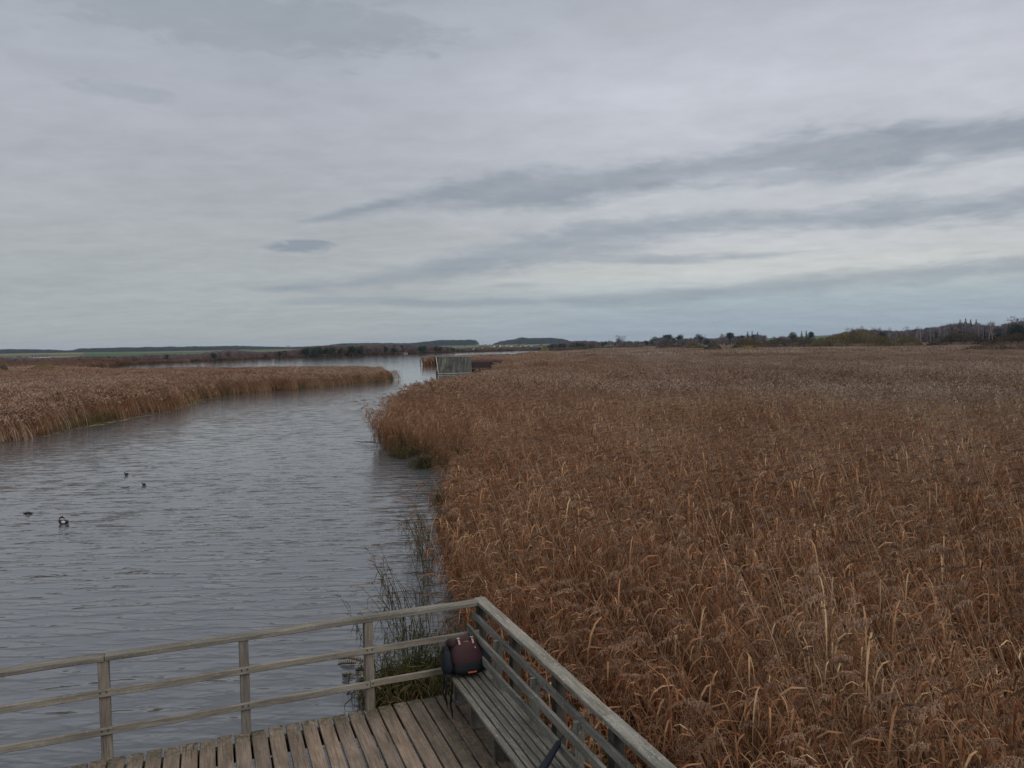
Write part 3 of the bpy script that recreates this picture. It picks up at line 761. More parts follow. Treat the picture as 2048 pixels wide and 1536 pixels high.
b = len(mb.v); bk_ = Vector((-.4, 7.5, -.0))
mb.v += [A_, B_, Cc, D_, A_ + Vector((-.3, 6.8, .0)), B_ + Vector((-.3, 6.8, 0))]
for fc in ((b, b + 1, b + 2, b + 3), (b + 3, b + 2, b + 5, b + 4)): mb.face(fc, 0, .5, [(0, 0), (6, 0), (6, 3.5), (0, 3.5)])
rf = mb.build('roof', M_SHING, bh)
mb = MB()
for k in range(24):
    u = k / 24; p = D_.lerp(Cc, u + .5 / 24); mb.beam(p + Vector((-.12, 0, rg.uniform(.0, .08))), p + Vector((.12, 0, rg.uniform(.0, .08))), .16, .10, Zv, 0, rg.uniform(.2, 1), 1, 0, .02)
mb.build('ridge_cap', M_PALE, rf)
mb = MB(); mb.beam(A_ + Vector((-.15, -.1, -.02)), B_ + Vector((.05, -.1, -.02)), .12, .14, Zv, 0, .7, 6, .01); mb.build('eave_beam', M_PALE, bh)
mb = MB(); mb.beam(A_ + Vector((-.02, -.02, 0)), D_ + Vector((-.02, -.02, 0)), .10, .12, Vector((1, 0, 0)), 0, .8, 3, .004); mb.build('barge_board', M_PALE, bh)
mb = MB(); b = len(mb.v)
mb.v += [A_ + Vector((.06, .1, -.05)), D_ + Vector((.06, 0, -.1)), A_ + Vector((-.24, 6.7, -.05)), Vector((A_.x + .06, A_.y + .3, -.4)), Vector((A_.x - .24, A_.y + 6.6, -.4))]
mb.face((b, b + 2, b + 1), 0, .5, [(0, 0), (6, 0), (3, 3)]); mb.face((b + 3, b + 4, b + 2, b), 0, .5, [(0, 0), (6, 0), (6, .6), (0, .6)])
mb.v += [Vector((B_.x, B_.y + .3, -.4)), Vector((B_.x, B_.y + .3, B_.z))]; mb.face((b + 3, b + 5, b + 6, b), 0, .5, [(0, 0), (6, 0), (6, .6), (0, .6)])
mb.build('wall', M_BWALL, bh)
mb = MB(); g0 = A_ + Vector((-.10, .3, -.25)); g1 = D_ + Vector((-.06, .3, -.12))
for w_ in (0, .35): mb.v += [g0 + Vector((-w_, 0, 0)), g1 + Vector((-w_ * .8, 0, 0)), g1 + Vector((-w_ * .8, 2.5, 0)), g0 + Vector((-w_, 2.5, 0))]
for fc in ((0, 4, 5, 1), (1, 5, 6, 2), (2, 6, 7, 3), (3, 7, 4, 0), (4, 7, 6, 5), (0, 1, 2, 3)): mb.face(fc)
mb.build('gable_shade_block', M_BLACK, bh)  # solid black block stands in for the shade inside the open gable
for u in (.02, .35, .68, .98):
    mb = MB(); p = A_.lerp(B_, u); mb.tube([Vector((p.x, p.y - .05, -.8)), Vector((p.x, p.y - .05, p.z))], [.09, .08], 8, 0, .4); mb.build('post', M_BWALL, bh)
mb = MB(); mb.tube([D_ * .35 + A_ * .65 + Vector((-.1, -.1, .1)), A_ + Vector((-.62, -.3, -.18)), A_ + Vector((-.1, -.3, -.28))], [.03, .03, .03], 6, 0, .5); mb.build('mooring_pole', M_PALE, bh)

l0 = atY(944, 720.5, Y0 + 2.5); r0 = atY(1004, 720.3, Y0 + 3.5)
bs = thing('boathouse', 'low brown boarded shed beside the grey boathouse, half hidden behind reeds', 'boathouse', (l0.x, l0.y, 0)); O2 = Vector((l0.x, l0.y, 0))
Wd = r0.x - l0.x; Hh = l0.z
mb = MB(); mb.beam(Vector((.0, 2.5, Hh * .45)), Vector((Wd, 2.5, Hh * .45)), 5, Hh * .9 - .1, Zv, 0, .5, 4, 0, .02); mb.build('wall', M_PURP, bs)
mb = MB()
b = len(mb.v); h0 = Hh * .32
mb.v += [Vector((-.25, -.45, h0)), Vector((Wd + .25, -.45, h0)), Vector((Wd + .25, 2.2, Hh)), Vector((-.25, 2.2, Hh)), Vector((-.25, 5.4, h0)), Vector((Wd + .25, 5.4, h0)),
         Vector((-.25, -.45, h0 - .12)), Vector((Wd + .25, -.45, h0 - .12)), Vector((Wd + .25, 5.4, h0 - .12)), Vector((-.25, 5.4, h0 - .12))]
U6 = [(0, 0), (6, 0), (6, 3), (0, 3)]
for fc in ((0, 1, 2, 3), (3, 2, 5, 4), (6, 7, 1, 0), (4, 5, 8, 9)): mb.face(tuple(b + i for i in fc), 0, .5, U6)
mb.face((b, b + 3, b + 4, b + 9, b + 6), 0, .5); mb.face((b + 1, b + 7, b + 8, b + 5, b + 2), 0, .5)
rf2 = mb.build('roof', M_PURP, bs)
wx = (atY(988, 722, Y0 + 3) - O2).x
mb = MB(); mb.beam(Vector((wx - .3, .2, Hh * .74)), Vector((wx + .3, .2, Hh * .74)), .9, .9, Zv, 0, .3, 1, 0, .02); dm = mb.build('dormer', M_BWALL, rf2)
for (dx, dz, w, h) in ((-.16, .80, .18, .12), (.1, .80, .2, .12), (0, .62, .3, .1)):
    mb = MB(); mb.beam(Vector((wx + dx - w / 2, -.262, Hh * dz)), Vector((wx + dx + w / 2, -.262, Hh * dz)), .02, h, Zv, 0, .6, 1, 0, .005); mb.build('board', M_PALE, dm)

jt = thing('jetty', 'small grey wooden jetty with posts at the tip of the reed spit', 'jetty', at(848, 729, 0)); O3 = jt.location.copy()
mb = MB(); mb.beam(Vector((-1.0, 1, .45)), Vector((2.4, 2.2, .45)), 2.0, .12, Zv, 0, .5, 4, .01); mb.build('planking', M_ROOF, jt)
for k, (x, y, h) in enumerate(((-1.0, .0, 1.1), (-.35, .2, 1.9), (.4, .4, 2.2), (.9, 1.8, 2.3), (1.5, 1.2, 2.0), (2.1, 1.6, 2.2), (-1.2, 1.6, 1.6))):
    mb = MB(); mb.tube([Vector((x, y, -.8)), Vector((x + .05, y, h))], [.10, .085], 7, 0, .3 + .1 * (k % 4)); mb.build('post', M_ROOF if k % 2 else M_BWALL, jt)
mb = MB(); mb.beam(Vector((.3, .9, 1.75)), Vector((2.2, 1.9, 1.8)), .06, .12, Zv, 0, .6, 2, .01); mb.build('rail', M_PALE, jt)
mb = MB(); mb.beam(Vector((.2, .85, 1.0)), Vector((2.2, 1.85, 1.0)), .04, .7, Zv, 0, .5, 2, .01); mb.build('side_board', M_ROOF, jt)

# ------------------------------------------------------------------ birds and drift on the water
M_BIRD = plain('dark_feathers', (.020, .017, .015, 1), .7, .3, 30); M_WHITE = plain('white_feathers', (.55, .53, .5, 1), .7, .1, 30); M_BRN = plain('brown_feathers', (.07, .04, .028, 1), .7, .3, 30)
M_BILL = plain('bill', (.25, .12, .08, 1), .5, .1, 30)
def skin_body(name, chain, mat, parent):
    """continuous body grown along a chain of (x, y, z, radius)"""
    me = bpy.data.meshes.new(name); me.from_pydata([c[:3] for c in chain], [(k, k + 1) for k in range(len(chain) - 1)], [])
    o = bpy.data.objects.new(name, me); C.objects.link(o); o.parent = parent
    mb = MB(); mb.tube([c[:3] for c in chain], [c[3] for c in chain], 12, 0, .5)
    o.data = mb.mesh(name, mat); return o
gp = at(128, 1047, 0)
gb = thing('bird', 'great crested grebe preening on open water, its white breast turned up', 'bird', gp, R(10)); gb.scale = (.85, .85, .85)
skin_body('body', [(.16, 0, .03, .012), (.13, 0, .05, .05), (.07, 0, .055, .08), (-.02, 0, .05, .088), (-.10, 0, .05, .07), (-.135, 0, .075, .042), (-.150, 0, .13, .03), (-.135, 0, .185, .024),
                   (-.10, 0, .215, .026), (-.055, 0, .225, .034), (-.02, 0, .215, .028), (.01, 0, .19, .014), (.045, 0, .155, .006)], M_BIRD, gb)
mb = MB(); mb.sellip((-.0, -.058, .062), (.075, .045, .05), .9, .9, None, 16, 10); mb.build('breast', M_WHITE, gb)
mb = MB(); mb.sellip((.10, -.045, .085), (.07, .035, .035), .9, .9, None, 14, 8); mb.build('wing', M_BRN, gb)
mb = MB(); mb.tube([(-.06, 0, .25), (-.045, .0, .275), (-.03, 0, .285)], [.016, .01, .002], 6); mb.build('crest', M_BRN, gb)
for (px, py, lab, s, yaw) in ((253, 949.5, 'small dark waterbird farthest out on the channel, facing away', .8, 1.0), (288, 970, 'small dark waterbird with head raised, swimming beside a drifting stick', .68, .2)):
    q = thing('bird', lab, 'bird', at(px, py, 0), yaw, 'small waterbirds on the channel'); q.scale = (s,) * 3
    skin_body('body', [(.11, 0, .05, .01), (.085, 0, .045, .035), (.03, 0, .04, .055), (-.04, 0, .04, .055), (-.075, 0, .06, .034), (-.085, 0, .10, .022), (-.09, 0, .13, .026), (-.112, 0, .132, .018), (-.135, 0, .127, .006)], M_BIRD, q)
    mb = MB(); mb.tube([(-.128, 0, .128), (-.155, 0, .122)], [.007, .002], 6); mb.build('bill', M_BILL, q)

def ringed():
    m, t, out = newmat('ringed_rhizome'); uv = t.add('ShaderNodeUVMap'); uv.uv_map = 'UVMap'; sp_ = t.add('ShaderNodeSeparateXYZ'); t.l.new(uv.outputs[0], sp_.inputs[0])
    tc = t.add('ShaderNodeTexCoord'); n_ = t.noise(tc.outputs['Object'], 14, 3, .6)
    r_ = t.math('SINE', t.math('MULTIPLY_ADD', n_, 5., t.math('MULTIPLY', sp_.outputs[0], 190.)))
    c = t.mix(t.maprange(r_, -.2, .5, 0, 1), (.07, .045, .028, 1), (.30, .225, .13, 1)); c = t.mix(t.maprange(n_, .5, .7, 0, .8), c, (.035, .026, .02, 1))
    principled(t, out, c, .6, bumpn(t, r_, .5, .006), .4); return m
M_DRIFT = ringed()
M_SOGGY = woodmat('soggy_drift', (.05, .033, .026), (.02, .015, .012), (.2, .2, .17), .1, 0, .3)
def drift(label, pts, rs, mat, group=None, side=None):
    o = thing('driftwood', label, 'driftwood', pts[0], 0, group); b0 = Vector(pts[0]); mb = MB(); rg = random.Random(len(label)); P = []; RS = []
    for k in range(len(pts) - 1):
        for j in range(5):
            q = j / 5; P.append(Vector(pts[k]).lerp(Vector(pts[k + 1]), q) - b0); RS.append(.72 * (rs[k] * (1 - q) + rs[k + 1] * q) * (1.0 if j % 2 else .82))
    P.append(Vector(pts[-1]) - b0); RS.append(rs[-1]); mb.tube(P, RS, 9, 0, .6); mb.build('stem', mat, o)
    if side:
        mb = MB(); mb.tube([Vector(p) - b0 for p in side], [rs[0] * .6, rs[0] * .45, rs[0] * .2][:len(side)], 7, 0, .5); mb.build('side_shoot', mat, o)
    return o
gd = 'pale ringed rhizomes drifting beside the railing'
drift('longest ringed rhizome with a hooked end, drifting highest in the cluster', [at(677, 1317, .03), at(697, 1315, .05), at(712, 1317, .06), at(726, 1321, .04), at(740, 1320, .03)], [.022, .03, .045, .04, .025], M_DRIFT, gd, [at(722, 1320, .05), at(722, 1328, .03), at(723, 1334, .0)])
drift('spindle shaped ringed rhizome just below the longest drifting one', [at(675, 1329, .0), at(684, 1326, .03), at(700, 1324, .05), at(712, 1325, .03)], [.01, .03, .05, .025], M_DRIFT, gd)
drift('dark knobbly root clump drifting left of the railing post', [at(712, 1341, .02), at(722, 1337, .06), at(732, 1340, .02)], [.025, .055, .02], M_SOGGY, gd, [at(722, 1337, .06), at(724, 1333, .1), at(722, 1330, .12)])
drift('short stubby rhizome with a thin trailing root, lowest but one', [at(686, 1349, .02), at(694, 1348, .04), at(703, 1349, .02), at(714, 1347.5, .005)], [.04, .045, .02, .006], M_DRIFT, gd)
drift('small upright pale rhizome stub just above the lower rail', [at(721, 1362, .0), at(723, 1356, .08), at(725, 1352, .13)], [.03, .03, .02], M_DRIFT, gd, [at(722, 1361, .02), at(731, 1359, .04), at(738, 1356, .05)])
drift('thin dark twig drifting under the lower rail', [at(693, 1389, .0), at(702, 1380, .03), at(712, 1377, .02)], [.012, .02, .008], M_SOGGY, gd)
drift('dark sodden log lying low on the water left of the grebe', [at(47, 1027, .0), at(56, 1025.5, .04), at(66, 1026, .0)], [.03, .055, .02], M_SOGGY)
drift('thin dark stick floating between the two small waterbirds', [at(242, 975, .0), at(252, 975, .03), at(258, 973.5, .05)], [.01, .02, .03], M_SOGGY)
drift('tangled brown drift caught at the tip of the right reed bank', [at(708, 882, .05), at(722, 884, .1), at(740, 884, .1), at(756, 886, .06)], [.015, .03, .05, .03], M_SOGGY, None, [at(735, 884, .1), at(728, 880, .3), at(722, 877, .35)])

# ------------------------------------------------------------------ woody plants
M_BARK = plain('bark', (.075, .058, .05, 1), .9, .3, 4); M_BIRCH = plain('birch_bark', (.40, .37, .35, 1), .8, .25, 3)
M_TWIG = plantmat('bare_twigs', [(.145, .112, .115), (.215, .168, .168), (.30, .24, .23)], .1, .2)
M_FIR = plantmat('fir_needles', [(.040, .062, .053), (.058, .085, .070), (.08, .11, .085)], .1, .2)
M_WILL = plantmat('willow_twigs', [(.11, .082, .040), (.18, .138, .068), (.25, .195, .10)], .15, .15)
M_WILL2 = plantmat('dark_willow_twigs', [(.075, .058, .042), (.125, .097, .070), (.18, .14, .105)], .15, .15)
M_YELL = plantmat('yellow_sallow', [(.26, .19, .065), (.38, .29, .10), (.5, .38, .13)], .15, .1)

def crown_twigs(rg, h0, H, rad, n, w, mat=0, up=.6):
    mb = MB()
    lobes = [(rg.gauss(0, rad * .42), rg.gauss(0, rad * .42), h0 + (H - h0) * rg.uniform(.25, .82), rad * rg.uniform(.35, .62)) for _ in range(9)] + [(0, 0, h0 + (H - h0) * .72, rad * .5)]
    for k in range(n):
        lx, ly, lz, lr = rg.choice(lobes)
        o = Vector((rg.gauss(0, 1), rg.gauss(0, 1), rg.gauss(0, 1))).normalized() * (lr * rg.random() ** .45)
        p = Vector((lx, ly, lz)) + o; p.z = min(max(p.z, h0 * .8), H)
        d = (o.normalized() + Vector((rg.gauss(0, .4), rg.gauss(0, .4), up))).normalized(); l = lr * rg.uniform(.35, .8)
        sd = d.cross(Vector((rg.uniform(-1, 1), rg.uniform(-1, 1), rg.uniform(-1, 1)))).normalized()
        mb.ribbon([p, p + d * l * .6, p + d * l], [w, w * .9, w * .2], sd, mat, rg.random())
    return mb
def trunk_mb(rg, H, r, limbs, h0):
    mb = MB(); mb.tube([Vector((0, 0, -.6)), Vector((rg.gauss(0, .02) * H, 0, H * .3)), Vector((rg.gauss(0, .03) * H, rg.gauss(0, .02) * H, H * .65)), Vector((rg.gauss(0, .04) * H, 0, H * .96))], [r * 1.2, r, r * .6, r * .15], 6)
    for k in range(limbs):
        z = rg.uniform(h0, H * .75); a = rg.uniform(0, 6.28); l = (H - z) * rg.uniform(.3, .55)
        d = Vector((math.cos(a) * .75, math.sin(a) * .75, .8)).normalized(); mb.tube([Vector((0, 0, z)), Vector((0, 0, z)) + d * l * .5, Vector((0, 0, z)) + d * l + Vector((0, 0, l * .15))], [r * .4, r * .25, r * .06], 4, 0, .5, False)
    return mb
def tree_meshes(kind, seed):
    rg = random.Random(seed)
    if kind == 'bare': return trunk_mb(rg, 10, .22, 9, 2.5).mesh('trunk', M_BARK), crown_twigs(rg, 2.6, 10, 3.6, 620, .16).mesh('crown', M_TWIG)
    if kind == 'birch': return trunk_mb(rg, 12, .13, 6, 5).mesh('trunk', M_BIRCH), crown_twigs(rg, 4.5, 12, 1.9, 190, .09, 0, .9).mesh('crown', M_TWIG)
    if kind == 'fir':
        mb = MB(); H = 14
        for k in range(420):
            q = rg.random() ** .8; z = 1.2 + (H - 1.2) * q; rad = (1 - q) * 2.9 + .15; a = rg.uniform(0, 6.283); o = Vector((math.cos(a), math.sin(a), -.25)); l = rad * rg.uniform(.6, 1.08)
            p = Vector((0, 0, z)); sd = Vector((-math.sin(a), math.cos(a), rg.uniform(-.4, .4))).normalized()
            mb.ribbon([p + o * l * .15, p + o * l * .6, p + o * l + Vector((0, 0, .12))], [.3, .55, .1], sd, 0, rg.random())
        return trunk_mb(rg, 13, .2, 0, 3).mesh('trunk', M_BARK), mb.mesh('crown', M_FIR)
    if kind == 'round':   # leafy evergreen or ivy-clad crown
        return trunk_mb(rg, 9, .22, 7, 2).mesh('trunk', M_BARK), crown_twigs(rg, 2.0, 9.5, 3.7, 1300, .22, 0, .2).mesh('crown', M_FIR)
def pobj(mesh): return bpy.data.objects.new('k', mesh)
def woods(name, recs, protos, label, cat):
    """recs: x, y, z, height scale, width scale, kind"""
    r_ = np.array(recs); n = len(r_)
    o = scatter(name, r_[:, :3], np.column_stack([np.zeros((n, 2)), rng.uniform(0, 6.28, n)]), np.column_stack([r_[:, 4], r_[:, 4], r_[:, 3]]), r_[:, 5].astype(int), protos)
    return tag(o, label, cat, kind='stuff')
def joined(kind, seed):   # trunk and crown in one mesh for massed woods
    a, b = tree_meshes(kind, seed); bm = bmesh.new(); bm.from_mesh(a); n = len(bm.faces); bm.from_mesh(b)
    bm.faces.ensure_lookup_table()
    for f in bm.faces[n:]: f.material_index = 1
    me = bpy.data.meshes.new('wood'); bm.to_mesh(me); bm.free(); me.materials.append(a.materials[0]); me.materials.append(b.materials[0]); return bpy.data.objects.new('k', me)
def azpt(px, r):
    a = math.atan((px - 1024) / F); return r * math.sin(a), r * math.cos(a)
def hor(px): return HA - HS * (px - 1024)
def topz(px, py, r):
    a = math.atan((px - 1024) / F); return CZ + (hor(px) - py) * r * math.cos(a) / F

# far forest on the ridges: skyline (photo column, row)
SKY_L = [(-300, 702), (0, 699.5), (100, 699.5), (128, 701.3), (150, 700.5), (162, 697), (300, 695), (400, 693.5), (470, 692.5), (540, 693.5), (600, 694.5), (650, 692), (690, 687.5), (760, 687), (820, 687), (862, 683.5), (880, 681.5), (950, 680.5), (954, 684), (962, 689), (985, 689),
         (1000, 684), (1030, 679), (1042, 675.5), (1060, 676.5), (1100, 676.5), (1125, 678), (1142, 683), (1200, 683)]
recs = []; rg = random.Random(31)
sx = [a for a, b in SKY_L]; sy = [b for a, b in SKY_L]
protosW = [joined('fir', 1), joined('fir', 2), joined('round', 3), joined('round', 4), joined('bare', 5), joined('bare', 6)]
for k in range(5200):
    px = rg.uniform(-260, 1190); row = rg.random(); r = 3650 + 420 * row
    if 956 < px < 990 and rg.random() < .85: continue
    x, y = azpt(px, r); z = gz(x, y); tz = topz(px, float(np.interp(px, sx, sy)), r) - rg.uniform(-2.2, 1.8) + 2.5 * float(vnoise([px], [0], 23, 8)[0] - .5)
    h = max(tz - z, 6)
    k2 = rg.choice((0, 1, 2, 3, 2, 3)); h0 = 14 if k2 < 2 else 10
    recs.append((x, y, tz - h if tz - h < z else z, h / h0, h / h0 * 1.1, k2))
woods('forest', recs, protosW, 'long dark forest band on the low ridge across the lake', 'forest')

# bare scrub and trees along the far shore
SCR = [(-300, 715), (0, 714), (120, 716), (165, 712), (230, 712), (300, 709), (400, 707), (430, 703), (470, 700), (520, 704), (560, 702), (585, 700), (600, 697), (640, 692), (690, 692), (760, 690), (830, 691), (870, 692), (905, 694), (915, 701), (1000, 702), (1060, 694), (1090, 693), (1110, 686), (1150, 684), (1190, 684)]
recs = []; sx2 = [a for a, b in SCR]; sy2 = [b for a, b in SCR]
for k in range(3600):
    px = rg.uniform(-260, 1190); base = np.interp(px, [-260, 250, 512, 700, 900, 1010, 1190], [330, 330, 395, 480, 585, 660, 770]); r = base + rg.uniform(0, 190)
    x, y = azpt(px, r); z = gz(x, y); tz = topz(px, float(np.interp(px, sx2, sy2)), r) - abs(rg.gauss(0, .9)); h = tz - z
    if h < 1.2: h = rg.uniform(1.2, 2.2)
    k2 = 4 + (k % 2) if rg.random() < (.72 if px > 590 else .95) else 2 + (k % 2)
    recs.append((x, y, z, h / 10, max(h / 10, .25) * 1.05, k2))
woods('shore_scrub', recs, [p.copy() for p in protosW], 'purple brown belt of bare scrub and trees along the far shore', 'scrub')

# tree belt and hillside wood on the right
SKY_R = [(1130, 682), (1160, 680), (1200, 681), (1230, 680), (1262, 681), (1300, 680), (1320, 674), (1345, 673), (1356, 676), (1380, 675), (1400, 671), (1420, 676), (1450, 672), (1470, 671), (1500, 668), (1524, 668), (1540, 673), (1570, 670), (1640, 674), (1680, 664), (1715, 657), (1760, 659), (1800, 660), (1850, 655),
         (1880, 652), (1900, 648), (1925, 645), (1960, 646), (1980, 652), (2005, 649), (2020, 645), (2048, 641), (2300, 636)]
recs = []; sx3 = [a for a, b in SKY_R]; sy3 = [b for a, b in SKY_R]
for k in range(1500):
    px = rg.uniform(1120, 2300); lo = np.interp(px, [1120, 1500, 1700, 2048, 2300], [720, 640, 560, 520, 500]); r = lo + 40 + rg.uniform(0, 220)
    if 1535 < px < 1690 and rg.random() < .7: continue
    x, y = azpt(px, r); z = gz(x, y); tz = topz(px, float(np.interp(px, sx3, sy3)), r) - abs(rg.gauss(0, 1.8)) - .6; h = max(tz - z, 1.5)
    k2 = rg.choice((4, 5, 4, 5, 4, 5, 2)) if px < 1880 else rg.choice((4, 5, 4, 5, 0, 2))
    recs.append((x, y, z, h / (14 if k2 < 2 else 10), h / 10 * .9, k2))
woods('hillside_wood', recs, [p.copy() for p in protosW], 'grey brown leafless wood behind the marsh on the right', 'wood')

# single trees one can tell apart
TM = {(k, s): tree_meshes(k, s * 17 + 3) for k in ('bare', 'birch', 'fir', 'round') for s in (1, 2, 3)}
H0 = {'bare': 10, 'birch': 12, 'fir': 14, 'round': 9.5}
NAME = {'bare': 'bare_tree', 'birch': 'birch_tree', 'fir': 'conifer_tree', 'round': 'round_tree'}
ORD = 'first second third fourth fifth sixth seventh eighth ninth tenth eleventh twelfth thirteenth fourteenth fifteenth sixteenth seventeenth eighteenth nineteenth twentieth twenty-first twenty-second twenty-third twenty-fourth'.split()
def plant_tree(kind, px, pytop, r, label, group=None, wide=1.0, seed=0):
    x, y = azpt(px, r); z = gz(x, y); h = max(topz(px, pytop, r) - z, 2.0)
    t_, c_ = TM[(kind, 1 + seed % 3)]
    o = thing(NAME[kind], label, 'tree', (x, y, z), seed * 1.3, group); s = h / H0[kind]; o.scale = (s * wide, s * wide, s)
    for nm, me_ in (('trunk', t_), ('crown', c_)):
        q = bpy.data.objects.new(nm, me_); C.objects.link(q); q.parent = o
    return o
birch = [(1779, 651), (1792, 657), (1814, 649), (1834, 649), (1842, 652), (1861, 654), (1868, 656), (1878, 653), (1889, 655), (1895, 652), (1957, 647), (1966, 645), (1979, 643), (1985, 646)]
for k, (px, py) in enumerate(birch):
    plant_tree('birch', px, py, 470 + (k * 37) % 60, ORD[k] + ' pale trunked birch from the left in the grove behind the willows', 'pale birches behind the willows', .8, k)
for k, (px, py, r, lab) in enumerate([(1920, 639, 760, 'leftmost conifer of the tall clump on the right hill'), (1931, 637, 770, 'tallest conifer in the clump on the right hill'), (1941, 639, 765, 'conifer between the tallest and the last of the hill clump'), (1952, 639, 775, 'rightmost conifer of the tall clump on the right hill'),
                                      (1604, 662, 800, 'left one of two conifers above the green strip'), (1613, 661, 810, 'right one of two conifers above the green strip'), (1496, 663, 760, 'left conifer above the dark round trees'), (1505, 662, 765, 'middle conifer above the dark round trees'), (1516, 664, 770, 'right conifer above the dark round trees'),
                                      (1411, 668, 800, 'thin spire conifer standing alone above the tree belt')]):
    plant_tree('fir', px, py, r, lab, 'skyline conifers', 1.55 if k != 9 else .6, k)
for k, (kind, px, py, r, lab, w) in enumerate([('bare', 1240, 671.5, 760, 'tall spreading leafless tree rising above the belt left of the shrubs', 1.1), ('round', 1308, 674, 780, 'dark round tree left of the long dark crown', 1.0), ('round', 1336, 671, 770, 'broad dark tree forming the long dark crown', 1.5),
                                              ('round', 1360, 671, 775, 'dark round tree just left of the spire conifer', 1.1), ('round', 1401, 669, 770, 'dark round tree right beside the spire conifer', 1.0), ('round', 1462, 667, 760, 'highest dark round tree in the belt', 1.1), ('bare', 1444, 669, 755, 'leafless tree left of the highest round tree', 1.1),
                                              ('round', 1585, 665, 790, 'low round tree beside the two conifers on the strip', 1.2), ('round', 1622, 665, 800, 'dark bushy tree right of the two conifers on the strip', 1.0), ('bare', 2036, 636, 640, 'highest leafless tree at the right edge of the hill', 1.2), ('bare', 1984, 643, 560, 'slender leafless tree right of the conifer clump', .7),
                                              ('bare', 1750, 654, 560, 'bare tree standing over the largest willow', 1.0), ('bare', 1715, 655, 590, 'dark bare tree over the left end of the largest willow', 1.2)]):
    plant_tree(kind, px, py, r, lab, None, w, k)
for k, (px, py, lab) in enumerate([(959, 680, 'first spindly tree in the gap of the far forest'), (964, 682, 'second spindly tree in the gap of the far forest'), (968, 681, 'third spindly tree in the gap of the far forest'), (976, 682, 'last spindly tree in the gap of the far forest')]):
    plant_tree('birch', px, py, 3700, lab, 'spindly trees in the forest gap', .7, k)
for k, (kind, px, py, r, lab, w) in enumerate([('round', 931, 690, 1500, 'dark tree alone on the green field above the boathouse', .6), ('fir', 970, 690, 1300, 'dark pointed tree among the village houses', .9), ('fir', 188, 708, 700, 'dark pointed tree at the left end of the green fields', 1.1), ('bare', 579, 691, 3000, 'lone tree standing above the far ridge', 1.2), ('round', 876, 691, 900, 'dark tree right of the lakeside houses', 1.3)]):
    plant_tree(kind, px, py, r, lab, None, w, k)

# willow scrub standing in the marsh
def willow(px0, px1, pyt, pyb, r, label, mat, seed, dens=1.0, dome=.55):
    rg = random.Random(seed); pc = (px0 + px1) / 2; x, y = azpt(pc, r); W = (px1 - px0) / F * r; H = topz(pc, pyt, r) - .1; W2 = W / 2
    o = thing('willow_shrub', label, 'shrub', (x, y, .1), -math.atan2(x, y), 'willow shrubs in the marsh')
    mb = MB(); n = int(min(9000, 1200 + W * 230) * dens); ph = [rg.uniform(0, 6.28) for _ in range(4)]
    for k in range(n):
        u = rg.uniform(-1, 1); v = rg.uniform(-1, 1) * .55
        env = max(0., 1 - abs(u) ** 2.2) ** dome * (.90 + .09 * math.sin(u * 5 + ph[0]) + .05 * math.sin(u * 13 + ph[1]) + .03 * math.sin(u * 31 + v * 9 + ph[2])) * (1 - .5 * v * v)
        q = rg.random() ** .5; top = H * env; z = top * q; bx = u * W2 * (.86 + .14 * q)
        d = Vector((u * .9 + rg.gauss(0, .45), rg.gauss(0, .45), 1)).normalized(); l = H * rg.uniform(.05, .13); w = .035 + H * .008
        z = max(.0, min(z, top - l * .5)); p = Vector((bx, v * W2 * .6, z)); sd = d.cross(Vector((rg.uniform(-1, 1), rg.uniform(-1, 1), .3))).normalized()
        mb.ribbon([p, p + d * l * .6, p + d * l], [w, w, w * .2], sd, 0, min(1, max(0, .5 + .22 * math.sin(bx * 1.7 / H * 3 + ph[3]) * math.cos(z * 4 / H + ph[0]) + rg.gauss(0, .2))))
    mb.build('twigs', mat, o)
    for k in range(max(4, int(W / 3))):
        u = rg.uniform(-.8, .8); env = (1 - abs(u) ** 2.4) ** dome; a = Vector((u * W2 * .8, rg.uniform(-.2, .2) * W2, -.3))
        mb = MB(); mb.tube([a, a + Vector((u * .5, 0, H * env * .35)), a + Vector((u * 1.2, rg.gauss(0, .3), H * env * .75))], [.12, .08, .02], 5, 0, .5, False); mb.build('stem', M_BARK, o)
willow(1628, 1788, 661, 694, 345, 'largest willow, a broad olive brown dome', M_WILL, 1)
willow(1774, 1842, 670, 691, 360, 'dark green brown willow right beside the largest one', M_WILL, 2)
willow(1866, 1976, 662, 689, 350, 'round brown willow in front of the birch grove', M_WILL2, 3)
willow(1974, 2090, 667, 692, 340, 'reddish brown willow below the hill houses', M_WILL2, 4)
willow(1928, 2110, 684, 712, 190, 'nearest low grey brown willow at the right edge', M_WILL2, 5)
willow(1520, 1640, 672, 696, 350, 'dark grey thicket left of the largest willow', M_WILL2, 6)
willow(1464, 1532, 675, 695, 345, 'tall dark willow left of the grey thicket', M_WILL, 7)
willow(1408, 1446, 684, 699, 320, 'small round dark willow standing alone', M_WILL2, 8)
willow(1368, 1412, 683, 696, 370, 'olive willow left of the small round one', M_WILL, 9)
willow(1478, 1526, 690.5, 702, 290, 'low yellowish sallow in front of the tall dark willow', M_YELL, 10, .8)
willow(1304, 1382, 687, 697, 420, 'flat dark willow row at the left end of the scrub', M_WILL2, 11)
willow(1244, 1304, 691, 697, 480, 'lowest and farthest willow patch by the tree belt', M_WILL2, 12, .7)
willow(52, 122, 726, 738, 175, 'low olive bush on the left reed bed', M_WILL, 13, .8)
willow(-14, 20, 728, 737, 180, 'low dark bush at the left picture edge', M_WILL2, 14, .8)
willow(1082, 1100, 693, 704, 420, 'yellow sallow at the water slit below the village', M_YELL, 15, .6)

